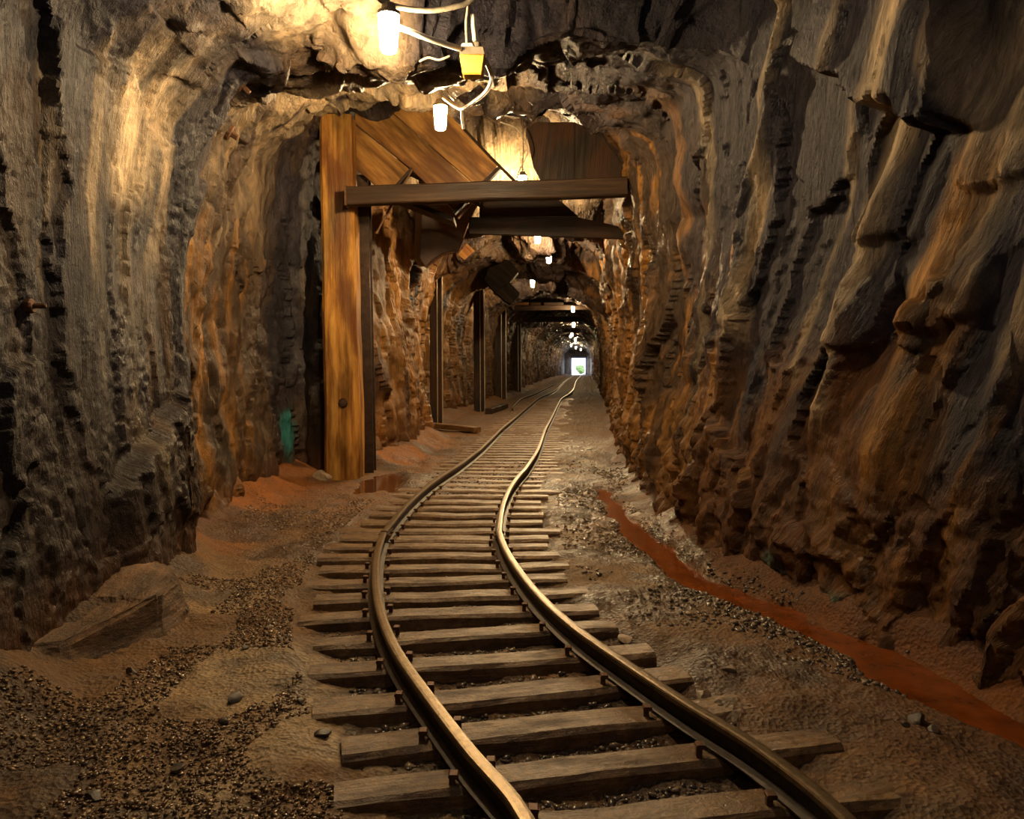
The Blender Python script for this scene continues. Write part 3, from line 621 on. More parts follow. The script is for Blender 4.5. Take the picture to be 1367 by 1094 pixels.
def ground(xv, yv):
    xv = np.atleast_1d(xv); yv = np.atleast_1d(yv)
    i = np.clip(np.searchsorted(fy, yv) - 1, 0, len(fy) - 2); ty = (yv - fy[i]) / (fy[i + 1] - fy[i])
    l = Lx[i] * (1 - ty) + Lx[i + 1] * ty; r = Rx[i] * (1 - ty) + Rx[i + 1] * ty
    s = np.clip((xv - l) / (r - l) * (nx - 1), 0, nx - 1.001); j = s.astype(int); tx = s - j
    return (ZG[i, j] * (1 - tx) + ZG[i, j + 1] * tx) * (1 - ty) + (ZG[i + 1, j] * (1 - tx) + ZG[i + 1, j + 1] * tx) * ty

# ------------------------------------------------------------------ camera, lamps, world (light)
cam = bpy.data.objects.new('camera', bpy.data.cameras.new('camera')); COL.objects.link(cam)
cam.data.sensor_width = 36; cam.data.sensor_fit = 'HORIZONTAL'; cam.data.lens = 1050 / 1367 * 36; cam.data.clip_start = .05; cam.data.clip_end = 300
cam.location = (0, 0, 1.11); cam.rotation_euler = (math.radians(90) - math.atan(60 / 1050), 0, 0)
scene.camera = cam
w = bpy.data.worlds.new('daylight'); scene.world = w; w.use_nodes = True
w.node_tree.nodes['Background'].inputs[0].default_value = (.80, .90, 1., 1); w.node_tree.nodes['Background'].inputs[1].default_value = 5.
w.cycles.sampling_method = 'NONE'
vs = scene.view_settings; vs.view_transform = 'Standard'; vs.look = 'None'; vs.exposure = 0.; vs.gamma = 1.; vs.use_curve_mapping = False
scene.cycles.use_denoising = True; scene.cycles.max_bounces = 4; scene.cycles.diffuse_bounces = 3; scene.cycles.glossy_bounces = 2; scene.cycles.use_adaptive_sampling = True; scene.cycles.adaptive_threshold = .05; scene.cycles.adaptive_min_samples = 16
scene.cycles.sample_clamp_indirect = 6.; scene.cycles.caustics_reflective = False; scene.cycles.caustics_refractive = False

ORD = ['first', 'second', 'third', 'fourth', 'fifth', 'sixth', 'seventh', 'eighth', 'ninth', 'tenth', 'eleventh', 'twelfth', 'thirteenth', 'fourteenth', 'fifteenth', 'sixteenth', 'seventeenth', 'eighteenth', 'nineteenth', 'twentieth']
def lamp(pos, label, scale=1., cord=None, jar='jar', sides=16, mount=None):
    x0, y0, z0 = pos; s = scale
    r = root('tunnel_lamp', (x0, y0, z0), label, 'lamp', 'jar lamps strung along the roof')
    mb = MB(); mb.lathe((x0, y0, z0), [(.012 * s, -.082 * s), (.030 * s, -.080 * s), (.037 * s, -.07 * s), (.043 * s, .0), (.046 * s, .06 * s), (.046 * s, .074 * s), (.03 * s, .076 * s)], sides)
    mb.build('glass_jar', M[jar], r, smooth=True)
    mb = MB(); mb.lathe((x0, y0, z0), [(.03 * s, .077 * s), (.050 * s, .078 * s), (.050 * s, .094 * s), (.036 * s, .098 * s), (.030 * s, .125 * s), (.012 * s, .13 * s)], sides)
    mb.build('lamp_cap', M['greybox'], r, smooth=False)
    mb = MB(); mb.tube([(x0, y0, z0 + .125 * s), (x0 + .01, y0 + .02, z0 + .125 * s + .5 * (mount or .2)), (x0, y0 + .04, z0 + .125 * s + (mount or .2))], .006 * s, 6)
    mb.build('hanger', M['cable'], r, smooth=True)
    return r
LAMPS = [((-.55, 3.6, 2.585), 'glowing jar lamp nearest the top edge, on a white tube arm', 1., .32), ((-.5, 5.6, 2.83), 'glowing jar lamp hanging before the wooden chute boards', 1., .3),
    ((.12, 9.15, 3.19), 'glowing jar lamp half hidden behind the first timber crossbeam', 1., .6), ((.38, 11.8, 2.99), 'higher of the two close glowing lamps below the first crossbeam', 1., .25),
    ((.65, 14.0, 2.98), 'lower of the two close glowing lamps below the first crossbeam', 1., .25), ((.48, 18.5, 3.0), 'glowing lamp just right of the dark stepped chute', 1., .2),
    ((1.82, 23.6, 2.76), 'glowing lamp in front of the far pair of crossbeams', 1., .35), ((2.89, 37., 2.97), 'glowing lamp just beneath the far crossbeams', 1.3, .2),
    ((3.0, 40.5, 2.55), 'faint glowing lamp low beneath the far crossbeams', .7, .5), ((3.72, 49., 2.97), 'glowing lamp in the far arch, upper of the close pair there', 1.2, .2), ((4.75, 59., 2.98), 'glowing lamp in the far arch, lower of the close pair there', 1.3, .2),
    ((4.95, 66., 2.72), 'left faint lamp of the row above the bright portal', 1., .2), ((5.75, 71., 2.62), 'middle faint lamp of the row above the bright portal', 1., .2), ((6.45, 74., 2.52), 'right faint lamp of the row above the bright portal', 1., .2)]
for i, (p, lb, s, mt) in enumerate(LAMPS): lamp(p, lb, s, None, ('jar_front' if i == 0 else 'jar' if i < 6 else 'jar_far'), 16 if i < 6 else 8, mt)
WALLV = V; WALLN = N
r0 = lamp((.60, 1.0, 2.75), 'jar lamp of the same string overhead, out of the picture above the camera', 1., None, 'jar_near', 16, .35)
r1 = lamp((.15, -1.9, 2.6), 'jar lamp of the same string behind the camera', 1., None, 'jar_near', 16, .35)

# ------------------------------------------------------------------ measured points of the place
_TH = math.atan(60 / 1050)
def at(px, py, d):
    """the point at forward distance d that the photograph shows at (px, py)"""
    a = (px - 683.5) / 1050; b = -(py - 547) / 1050
    fy_ = math.cos(_TH) + b * math.sin(_TH); fz_ = -math.sin(_TH) + b * math.cos(_TH)
    k = d / fy_; return Vector((a * k, d, 1.11 + fz_ * k))
def on_ground(px, py, zz=0.):
    a = (px - 683.5) / 1050; b = -(py - 547) / 1050
    fy_ = math.cos(_TH) + b * math.sin(_TH); fz_ = -math.sin(_TH) + b * math.cos(_TH)
    k = (zz - 1.11) / fz_; return Vector((a * k, fy_ * k, zz))
def gz(xv, yv): return float(ground(np.array([xv]), np.array([yv]))[0])
def wall_point(p):
    d = ((V - np.array(p, np.float32)) ** 2).sum(1); i = int(d.argmin()); return Vector(V[i].tolist()), Vector(N[i].tolist())

# ------------------------------------------------------------------ rails
def sweep(mb, pts, prof):
    k = len(prof); Vv = []; n = len(pts)
    for i, p in enumerate(pts):
        t = (pts[min(i + 1, n - 1)] - pts[max(i - 1, 0)]).normalized(); sd = Vector((t.y, -t.x, 0))
        for a_, z_ in prof: Vv.append(p + sd * a_ + Vector((0, 0, z_)))
    F = [(i * k + j, i * k + (j + 1) % k, (i + 1) * k + (j + 1) % k, (i + 1) * k + j) for i in range(n - 1) for j in range(k)]
    F += [tuple(range(k))[::-1], tuple((n - 1) * k + j for j in range(k))]
    mb.add(Vv, F); return mb
HEAD = [(-.0185, .092), (-.0195, .097), (-.0195, .106), (-.016, .1105), (-.008, .1118), (.008, .1118), (.016, .1105), (.0195, .106), (.0195, .097), (.0185, .092)]
WEB = [(-.005, .0455), (-.0045, .07), (-.007, .0915), (.007, .0915), (.0045, .07), (.005, .0455)]
FOOT = [(-.036, .0365), (-.036, .0405), (-.012, .046), (.012, .046), (.036, .0405), (.036, .0365)]
def rail(pts, label, joint=False):
    o = pts[0]; r = root('steel_rail', (o.x, o.y, 0), label, 'rail', 'rails of the main track')
    sweep(MB(), pts, HEAD).build('rail_head', M['railtop'], r, smooth=False)
    sweep(MB(), pts, WEB).build('rail_web', M['rail'], r)
    sweep(MB(), pts, FOOT).build('rail_foot', M['rail'], r)
    if joint:
        e = pts[0]; t = (pts[3] - pts[0]).normalized(); sd = Vector((t.y, -t.x, 0))
        for sg in (-1, 1):
            mb = MB(); c0 = e + sd * sg * .014 + Vector((0, 0, .069)) + t * .01; mb.bar(c0, c0 + t * .2, .012, .036, n=1, bev=.15)
            fp = mb.build('fishplate', M['rust'], r)
            for k_ in (.05, .15):
                mb = MB(); c1 = c0 + t * k_ + sd * sg * .006; mb.lathe(c1, [(.010, 0), (.010, .010), (.006, .012)], 6, sd * sg); mb.build('bolt', M['rust'], fp)
    return r
def seg(i0, i1, off): return line_pts(i0, i1, off)
K2 = 20; LASTI = len(CL) - 2
for sg, nm in ((-1, 'left'), (1, 'right')):
    a_ = seg(0, KINK, sg * GA); rail(a_, 'curved nearer length of the %s running rail, up to its kink' % nm)
    b_ = seg(KINK, K2, sg * GA); rail(b_, 'length of the %s running rail just beyond the kink' % nm, True)
    c_ = seg(K2, LASTI, sg * GA); rail(c_, 'farthest length of the %s running rail, winding to the portal' % nm, True)
sp = smooth_pts([Vector((.03, 18.1, 0)), Vector((.03, 19.0, 0)), Vector((.12, 20.8, 0)), Vector((.3, 23.6, 0)), Vector((.82, 27.6, 0)), Vector((1.55, 34.5, 0)), Vector((2.1, 40, 0))], 6)
r = root('siding_rail', (.03, 18.1, 0), 'rusty loose third rail with a bent end, left of the far track', 'rail')
up = Vector((0, 0, .0))
sweep(MB(), sp, HEAD).build('rail_head', M['railtop'], r); sweep(MB(), sp, WEB).build('rail_web', M['rust'], r); sweep(MB(), sp, FOOT).build('rail_foot', M['rust'], r)

# ------------------------------------------------------------------ sleepers
TY = [1.36, 1.60, 1.84, 2.08, 2.32, 2.57, 2.84, 3.12, 3.39, 3.65, 3.91, 4.16, 4.42, 4.66, 4.87, 5.09, 5.36, 5.65, 5.92, 6.18]
while TY[-1] < 25.: TY.append(TY[-1] + random.uniform(.26, .31))
def ordinal(n):
    if n <= 20: return ORD[n - 1]
    tens = {2: 'twenty', 3: 'thirty'}[n // 10]
    return tens + '-' + ORD[n % 10 - 1] if n % 10 else {20: 'twentieth', 30: 'thirtieth'}[n]
def sleeper(i, yv):
    xc, sl_ = center_at(yv); t = Vector((1, -sl_ * .55, 0)).normalized()
    hl = random.uniform(.60, .70); hr = random.uniform(.60, .74)
    rr = random.Random(i); c = Vector((xc, yv, 0)); near = yv < 7.5
    wd = rr.uniform(.115, .15); tilt = rr.uniform(-.02, .02)
    t2 = (t + Vector((0, tilt, 0))).normalized()
    vis = i - 2
    if 1 <= vis <= 30:
        lb = '%s wooden sleeper counted up the track from the picture\'s bottom edge' % ordinal(vis); g = 'wooden sleepers'
    elif vis < 1: lb = 'wooden sleeper beneath the camera, below the picture'; g = 'sleepers below the picture'
    else: lb = 'mud-covered wooden sleeper in the distant track beyond the thirtieth'; g = 'distant sleepers'
    r = root('wooden_sleeper', tuple(c), lb, 'sleeper', g)
    top = .034
    mb = MB(); mb.bar(c - t2 * hl + Vector((0, 0, top - .06)), c + t2 * hr + Vector((0, 0, top - .06)), wd, .115, n=14 if near else 4, rough=.0045 if near else .001, bev=.13, seed=i)
    for k_, v_ in enumerate(mb.v):
        if v_[2] > top - .001: mb.v[k_] = (v_[0], v_[1], top - .001)
    mb.build('timber', M['sleeper'], r, smooth=False)
    if yv < 7.:
        for sg in (-1, 1):
            for s2 in (-1, 1):
                pc = c + t * (sg * GA + s2 * .052) + Vector((0, s2 * .025, 0)) + Vector((0, 0, top))
                mb = MB(); mb.bar(pc + Vector((0, 0, -.01)), pc + Vector((0, 0, .020)), .016, .016, up=(0, 1, 0), n=1, bev=.1)
                mb.bar(pc - t * (s2 * .004) + Vector((0, -.014, .023)), pc - t * (s2 * .004) + Vector((0, .014, .023)), .026, .012, n=1, bev=.25)
                mb.build('rail_spike', M['rust'], r)
for i, yv in enumerate(TY): sleeper(i + 1, yv)

# ------------------------------------------------------------------ timber set and ore chute near the left wall
r = root('timber_post', (-1.6, 7.6, 0), 'thick orange-stained squared post carrying the near end of the crossbeam', 'post')
p0 = at(460.5, 640, 7.6); p0.z = -.06; p1 = at(452, 158, 7.6)
mb = MB(); mb.bar(p0, p1, .345, .30, up=(0, 1, 0), n=26, rough=.006, bev=.10, seed=3, taper=.86); mb.build('squared_timber', M['post'], r, smooth=False)
mb = MB(); k_ = at(458, 538, 7.44); mb.lathe(k_, [(.045, .0), (.035, .012), (.012, .016)], 9, (0, -1, 0)); mb.build('knot', M['beam'], r)
r = root('steel_column', (-1.42, 7.9, 0), 'dark narrow steel column standing close behind the orange post', 'column')
p0 = at(491, 628, 7.95); p0.z = -.04; p1 = at(483, 236, 7.95)
ax = (p1 - p0)
mb = MB(); mb.bar(p0 + Vector((0, -.075, 0)), p1 + Vector((0, -.075, 0)), .15, .014, up=(0, 1, 0), n=4, bev=.2); mb.build('front_flange', M['steel'], r)
mb = MB(); mb.bar(p0, p1, .012, .134, up=(0, 1, 0), n=4, bev=.2); mb.build('web', M['steel'], r)
mb = MB(); mb.bar(p0 + Vector((0, .075, 0)), p1 + Vector((0, .075, 0)), .15, .014, up=(0, 1, 0), n=4, bev=.2); mb.build('rear_flange', M['steel'], r)
r = root('crossbeam', tuple(at(465, 262, 7.3)), 'dark timber crossbeam spanning the tunnel from the orange post to the right wall', 'crossbeam')
b0 = at(465, 263, 7.33); b1 = at(836, 250, 7.33)
mb = MB(); mb.bar(b0, b1, .14, .165, n=30, rough=.0035, bev=.08, seed=9); mb.build('timber', M['beam'], r)
mb = MB(); mb.bar(b0 + Vector((-.012, 0, -.09)), b0 + Vector((-.012, 0, .09)), .16, .02, up=(1, 0, 0), n=1, bev=.1); mb.build('end_plate', M['rust'], r)

r = root('ore_chute', tuple(at(570, 230, 7.9)), 'ore chute of wide diagonal brown boards behind the first crossbeam', 'chute')
def poly(pts, d): return [(at(px, py, d).x, at(px, py, d).z) for px, py in pts]
gd = (.735, -.678)
DB = 7.75
mb = MB(); mb.prism(poly([(473, 166), (549, 228), (517, 262), (473, 223)], DB), DB, DB + .05, gd); mb.build('lower_side_board', M['board'], r, bevel=.004)
mb = MB(); mb.prism(poly([(474, 165), (474, 112), (531, 157.5), (636, 250), (606, 281), (550, 227)], DB), DB, DB + .05, gd); mb.build('middle_side_board', M['board'], r, bevel=.004)
mb = MB(); mb.prism(poly([(475, 110), (500, 72), (560, 114), (619, 172), (664, 222), (637, 249), (532, 157)], DB), DB, DB + .05, gd); mb.build('upper_side_board', M['board'], r, bevel=.004)
mb = MB(); mb.bar(at(668, 224, DB + .02), at(606, 285, DB + .02), .035, .11, up=(0, 1, 0), n=3, bev=.1); mb.build('lip_cleat', M['beam'], r)
mb = MB(); mb.bar(at(634, 265, DB - .03), at(612, 292, DB - .03), .02, .016, up=(0, 1, 0), n=1); mb.build('iron_strap', M['rust'], r)
mb = MB(); mb.bar(at(551, 226, DB + .02), at(517, 264, DB + .02), .03, .10, up=(0, 1, 0), n=2, bev=.1); mb.build('step_cleat', M['beam'], r)
mb = MB(); mb.tube([at(619, 172, DB - .03), at(655, 210, DB - .03), at(691, 246, DB - .03)], .014, 8); mb.build('edge_pole', M['beam'], r)
for nm, a_, b_ in (('deck_board', (506, 251), (606, 290)), ('deck_board', (512, 205), (640, 262))):
    p = at(a_[0], a_[1], DB + .1); q_ = at(b_[0], b_[1], DB + .1)
    mb = MB(); mb.prism([(p.x, p.z), (q_.x, q_.z), (q_.x, q_.z - .05), (p.x, p.z - .05)], DB + .06, DB + .42, gd); mb.build(nm, M['darkwood'], r)
r = root('iron_rod', tuple(at(527, 268, 7.6)), 'thin rusty iron rod slanting down behind the crossbeam beside the post', 'rod')
mb = MB(); mb.tube([at(551, 226, 7.6), at(527, 266, 7.6), at(503, 311, 7.6)], [.008, .011, .011], 8); mb.build('shaft', M['rust'], r)
mb = MB(); mb.lathe(at(503, 311, 7.6), [(.02, -.01), (.02, .01)], 8, (0, 0, 1)); mb.build('rod_end', M['rust'], r)

r = root('lamp_screen', tuple(at(720, 290, 8.2)), 'added dark timber lagging boards closing the roof behind the crossbeam', 'screening')  # added boards keep the half-hidden lamp's light off the rock face
for k_, (pl) in enumerate(([(640, 262), (733, 262), (748, 268), (772, 289), (640, 289)], [(626, 290), (772, 290), (838, 305), (838, 319), (626, 312)])):
    mb = MB(); mb.prism(poly(pl, 8.25), 8.25, 8.31, (1, 0)); mb.build('screen_board', M['darkwood'], r, bevel=.004)
r = root('wooden_baffle', tuple(at(770, 200, 7.6)), 'dark brown boarding above the right half of the crossbeam', 'boarding')
for k_, pl in enumerate(([(702, 172), (716, 163), (768, 163), (768, 242), (722, 242), (712, 222)], [(766, 163), (800, 176), (836, 190), (836, 242), (766, 242)])):
    mb = MB(); mb.prism(poly(pl, 7.62), 7.62, 7.67, (.1, 1)); mb.build('wide_board', M['darkwood'], r, bevel=.004)

r = root('chute_apron', tuple(at(590, 310, 9.0)), 'dark brown curved steel chute apron hanging below the wooden chute', 'chute apron')
ap = [(563, 272), (640, 272), (626, 300), (618, 322), (611, 334), (590, 339), (578, 347), (568, 357), (560, 345)]
mb = MB()
k = len(ap); Vv = []
for (dd, sh) in ((9.0, 0), (9.1, -3), (9.35, -8)):
    Vv += [tuple(at(px + sh, py, dd)) for px, py in ap]
mb.add(Vv, [(j, (j + 1) % k, k + (j + 1) % k, k + j) for j in range(k)] + [(k + j, k + (j + 1) % k, 2 * k + (j + 1) % k, 2 * k + j) for j in range(k)] + [tuple(range(k)), tuple(range(3 * k - 1, 2 * k - 1, -1))])
mb.build('curved_plate', M['apron'], r, bevel=.01)
mb = MB(); mb.tube([at(568, 357, 9.0), at(590, 341, 8.98), at(612, 335, 8.98), at(619, 318, 8.98)], .014, 6); mb.build('rolled_lip', M['rust'], r)
r = root('board_offcut', tuple(at(623, 335, 9.6)), 'small orange board end sticking out under the curved chute apron', 'board')
mb = MB(); mb.prism(poly([(623, 325), (634, 335), (620, 347), (611, 340)], 9.5), 9.5, 9.62, gd); mb.build('plank', M['post'], r)

# second and farther timber sets
def plain_post(px, top, bot, d, wpx, name, label, m, flange=True, dep=.16):
    p0 = at(px, bot, d); p0.z = gz(p0.x, min(p0.y, 80)) - .05; p1 = at(px - (bot - top) * .006, top, d); wd = wpx * d / 1050
    r = root(name, (p0.x, p0.y, 0), label, 'post')
    mb = MB(); mb.bar(p0, p1, wd, dep, up=(0, 1, 0), n=10, rough=.004, bev=.07, seed=int(px)); mb.build('shaft', m, r)
    if flange:
        s_ = Vector((wd / 2 + .008, -dep / 2 - .008, 0)); mb = MB(); mb.bar(p0 + s_, p1 + s_, .022, .014, up=(0, 1, 0), n=2, bev=.2); mb.build('edge_strip', M['conduit_dark'], r)
        s_ = Vector((wd * .12, -dep / 2 - .008, 0)); mb = MB(); mb.bar(p0 + s_, p1 + s_, .018, .014, up=(0, 1, 0), n=2, bev=.2); mb.build('edge_strip', M['conduit_dark'], r)
    return r
M['conduit_dark'] = plain('steel edge painted lit', (.34, .27, .19), .38, .6, .3, 20)  # pale colour paints the light catching the post edges
plain_post(583, 343, 565, 14.4, 16, 'dark_post', 'dark second post with two bright edges beyond the ochre rock', M['darkwood'])
plain_post(640, 378, 549, 18.2, 14, 'dark_post', 'dark third post with a bright edge, under the stepped chute', M['darkwood'])
plain_post(668, 412, 534, 24, 15, 'brown_post', 'reddish brown far post under the left end of the far crossbeam', M['beam'])
plain_post(691, 416, 526, 30, 9, 'dark_post', 'farthest dark post, under the thick black crossbeam', M['darkwood'])
def xbeam(pa, pb, d, hpx, label, m):
    a_ = at(*pa, d); b_ = at(*pb, d); r = root('crossbeam', tuple(a_), label, 'crossbeam')
    mb = MB(); mb.bar(a_, b_, .18, hpx * d / 1050, n=10, rough=.004, bev=.07, seed=int(pa[0])); mb.build('timber', m, r); return r
xbeam((664, 412), (786, 411), 24.2, 6.5, 'reddish brown far crossbeam with short boards lying on it', M['beam'])
xbeam((688, 427), (797, 426), 30.1, 7, 'thick black crossbeam farther in, below the reddish one', M['darkwood'])
for k_, (xa, xb, lb) in enumerate(((686, 706, 'short pale board lying across the reddish far crossbeam, left end'), (708, 722, 'short dark board on the reddish far crossbeam, beside the pale one'), (726, 752, 'longer brown board on the reddish far crossbeam, toward its right end'))):
    a_ = at(xa, 406.2, 24.2); b_ = at(xb, 406, 24.2)
    mb = MB(); mb.bar(a_, b_, .22, .085, n=2, bev=.1, seed=k_); tag(mb.build('short_board', M['board' if k_ == 0 else 'darkwood'], None, origin=a_), lb, 'board', 'short boards on the far crossbeam')
r = root('stepped_chute', tuple(at(670, 375, 15.9)), 'dark chute with two square board ends, beyond the ore chute', 'chute')
for k_, pl in enumerate(([(646, 375), (652, 358), (680, 347), (692.5, 363), (680.5, 377), (660, 390)], [(660, 390), (680.5, 377), (694, 392), (681, 406), (674, 402)])):
    mb = MB(); mb.prism(poly(pl, 15.9), 15.9, 16.3, gd); mb.build('side_board', M['shade_board'], r, bevel=.01)

# timbers on the ground by the left wall
a_ = on_ground(577, 571, .05); b_ = on_ground(637, 577, .05)
a_.z = gz(a_.x, a_.y) + .055; b_.z = gz(b_.x, b_.y) + .05
mb = MB(); mb.bar(a_, b_, .16, .08, n=4, rough=.002, bev=.08, seed=31); tag(mb.build('loose_plank', M['sleeper'], None, origin=a_), 'loose brown plank lying on the mud before the dark second post', 'plank')
a_ = on_ground(652, 551, .06); b_ = on_ground(674, 543, .06)
a_.z = gz(a_.x, a_.y) + .06; b_.z = gz(b_.x, b_.y) + .06
mb = MB(); mb.bar(a_, b_, .16, .13, n=4, rough=.003, bev=.08, seed=32); tag(mb.build('timber_kerb', M['darkwood'], None, origin=a_), 'dark squared timber lying beside the third post', 'timber')

# ------------------------------------------------------------------ cables and the junction box
r = root('junction_box', tuple(at(631, 72, 4.0)), 'stained yellow junction box with grey lid hanging right of the nearest lamp', 'junction box')
c = at(631, 72, 4.0)
def frust(mb, c, w0, w1, d0, d1, z0, z1):
    V8 = [(sx * w0 / 2, sy * d0 / 2, z0) for sx, sy in ((-1, -1), (1, -1), (1, 1), (-1, 1))] + [(sx * w1 / 2, sy * d1 / 2, z1) for sx, sy in ((-1, -1), (1, -1), (1, 1), (-1, 1))]
    mb.add([tuple(Vector(v) + c) for v in V8], [(3, 2, 1, 0), (4, 5, 6, 7), (0, 1, 5, 4), (1, 2, 6, 5), (2, 3, 7, 6), (3, 0, 4, 7)]); return mb
frust(MB(), c, .128, .112, .10, .09, -.018, .02).build('box_lid', M['greybox'], r, bevel=.004)
frust(MB(), c, .098, .128, .08, .10, -.112, -.018).build('box_body', M['yellow'], r, bevel=.007)
frust(MB(), c + Vector((-.025, 0, 0)), .07, .05, .06, .05, .02, .045).build('cable_gland', M['conduit'], r, bevel=.004)
mb = MB(); mb.lathe(c + Vector((.02, 0, 0)), [(.02, .02), (.02, .05), (.014, .055)], 10); mb.build('cable_gland', M['greybox'], r)
def cable(name, pts, rad, label, m='cable', cat='cable', n=8):
    pp = smooth_pts(pts, n); mb = MB(); mb.tube(pp, rad, 8)
    return tag(mb.build(name, M[m], None, origin=pp[0], smooth=True), label, cat)
cable('conduit_arm', [at(528, 36, 3.62), at(545, 41, 3.66), at(570, 51, 3.75), at(595, 59, 3.86), at(614, 65, 3.95)], .0135, 'white curved tube running from the nearest lamp to the junction box', 'conduit', 'tube')
cable('power_cable', [at(495, -14, 3.5), at(512, 2, 3.6), at(540, 11, 3.7), at(575, 14, 3.78), at(607, 9, 3.84), at(627, 2, 3.88), at(640, -14, 3.9)], .013, 'thick pale cable sagging along the picture\'s top edge above the nearest lamp')
cable('hanging_wire', [at(625, -20, 3.98), at(624, 12, 3.98), at(622, 30, 3.99), at(623, 58, 4.0)], .006, 'thin pale wire dropping to the junction box, left of the stub tube')
cable('stub_tube', [at(631, 20, 4.02), at(632, 36, 4.01), at(634, 55, 4.0)], .0115, 'short pale stub tube standing on top of the junction box', 'conduit', 'tube')
cable('loop_cable', [at(649, 83, 4.02), at(655, 97, 4.2), at(656, 108, 4.4), at(648, 123, 4.7), at(632, 136, 5.0), at(617, 145, 5.2), at(604, 139, 5.4), at(592, 130, 5.55)], .0125, 'pale cable looping from the yellow junction box down to the lamp before the boards')
cable('loop_wire', [at(583, 116, 5.62), at(594, 116, 5.66), at(598, 124, 5.6), at(603, 131, 5.58), at(606, 134, 5.58)], .005, 'thin wire curling beside the lamp before the boards')
cable('drop_tube', [at(617, 146, 5.22), at(617.5, 158, 5.22), at(619, 172, 5.22)], .011, 'short pale tube hanging from the bend of the loop cable', 'cable', 'tube')
cable('thin_wire', [at(668, 163, 7.2), at(690, 172, 7.3), at(702, 190, 7.4), at(704, 205, 7.45), at(694, 226, 7.5), at(690, 238, 7.55)], .006, 'thin bent wire hanging before the lit gap above the crossbeam')
cable('roof_wire', [at(560, 82, 4.15), at(572, 77, 4.12), at(586, 80, 4.1), at(600, 75, 4.12)], .006, 'thin twisted wire lying on the rock left of the junction box')
cable('roof_wire', [at(682, 312, 11.4), at(690, 314, 11.5), at(700, 312, 11.6), at(716, 313, 11.75)], .01, 'thin wire running left from the higher lamp below the crossbeam')

# ------------------------------------------------------------------ iron fittings on the rock
def bolt(px, py, d, rad, label):
    p, nrm = wall_point(at(px, py, d)); r = root('rock_bolt', tuple(p), label, 'rock bolt', 'rock bolts on the left wall')
    mb = MB(); mb.lathe(p - nrm * .01, [(rad, 0), (rad, .02), (rad * .8, .026)], 10, nrm); mb.build('plate', M['rust'], r)
    mb = MB(); mb.lathe(p + nrm * .016, [(rad * .35, 0), (rad * .35, .04), (rad * .2, .045)], 6, nrm); mb.build('bolt_head', M['rust'], r)
bolt(318, 185, 5.2, .055, 'round rusty rock bolt plate on the left wall, above the ochre streaks')
bolt(318, 109, 4.4, .04, 'rusty bolt stub on the left rock shoulder under the roof')
bolt(60, 410, 2.9, .028, 'small rusty bolt in the left wall close to the picture\'s edge')

# ------------------------------------------------------------------ stones
def ico():
    bm = bmesh.new(); bmesh.ops.create_icosphere(bm, subdivisions=1, radius=1.); v = np.array([x_.co[:] for x_ in bm.verts], np.float32); f = np.array([[x_.index for x_ in p.verts] for p in bm.faces], np.int32); bm.free(); return v, f
def stone_mesh(name, size, seed, sub=3, cut=.18):
    bm = bmesh.new(); bmesh.ops.create_icosphere(bm, subdivisions=sub, radius=1.); v = np.array([x_.co[:] for x_ in bm.verts], np.float32); f = np.array([[x_.index for x_ in p.verts] for p in bm.faces], np.int32); bm.free()
    rg = np.random.default_rng(seed)
    for _ in range(9):                     # chop flat facets
        n_ = rg.normal(size=3); n_ /= np.linalg.norm(n_); h_ = rg.uniform(.45, .8); dd = v @ n_
        v = v - np.maximum(dd - h_, 0)[:, None] * n_[None]
    v = v * np.array(size, np.float32); v = v + (fbm(v * np.float32(3. / max(size)) + seed, 4, seed) * .06 * min(size))[:, None]
    n = len(v); return v, f
M['stone'] = plain('dark loose stone', (.05, .032, .02), .5, 0, .5, 25, .006)
M['palestone'] = plain('pale loose stone', (.30, .22, .14), .5, 0, .4, 25, .006)
def stone(px, py, size, label, m='stone', seed=1, rot=0., sub=3, name='loose_stone'):
    p = on_ground(px, py, .01); v, f = stone_mesh(name, size, seed, sub)
    c_, s_ = math.cos(rot), math.sin(rot); v = v @ np.array([[c_, s_, 0], [-s_, c_, 0], [0, 0, 1]], np.float32)
    me = mesh_np(name, v, f); me.set_sharp_from_angle(angle=math.radians(30))
    o = link(name, me, M[m], None, loc=(p.x, p.y, gz(p.x, p.y) + size[2] * .45)); return tag(o, label, 'stone', 'single stones on the tunnel floor' if name == 'loose_stone' else None)
for k_, (px, py, sz, lb) in enumerate(((125, 1072, .022, 'dark stone nearest the lower left corner'), (238, 1031, .022, 'dark stone on the tan mud, lower left, next after the corner one'), (314, 939, .024, 'dark stone in the middle of the tan mud left of the track'),
        (299, 972, .020, 'dark stone just below the middle one on the tan mud'), (328, 873, .017, 'small dark stone by the gravel edge level with the boulder'), (431, 987, .022, 'flat dark stone beside a sleeper end, left of the track'),
        (357, 847, .014, 'tiny dark stone left of the sleeper ends, farther up'), (401, 943, .014, 'tiny dark stone just left of a sleeper end'), (176, 905, .024, 'brown stone in front of the big boulder'))):
    stone(px, py, (sz * 1.3, sz, sz * .7), lb, 'stone', 40 + k_, k_ * .7, 2)
for k_, (px, py, sz, lb) in enumerate(((974, 906, .022, 'pale pebble right of a sleeper end, right side of the track'), (940, 934, .028, 'pale lumpy stone on the mud right of the track'), (836, 852, .035, 'flat pale stone at a sleeper end right of the track'), (918, 824, .014, 'small pale stone on the mud between track and stream'))):
    stone(px, py, (sz * 1.4, sz, sz * .7), lb, 'palestone', 60 + k_, k_ * .9, 2)
for k_, (px, py, sz, lb) in enumerate(((1226, 972, .028, 'dark stone in the dark stony patch on the right bank'), (1245, 984, .022, 'smaller dark stone at the edge of the stony patch, right bank'), (1208, 978, .018, 'tiny dark stone left of the stony patch, right bank'))):
    stone(px, py, (sz * 1.3, sz, sz * .7), lb, 'stone', 70 + k_, k_ * .9, 2)
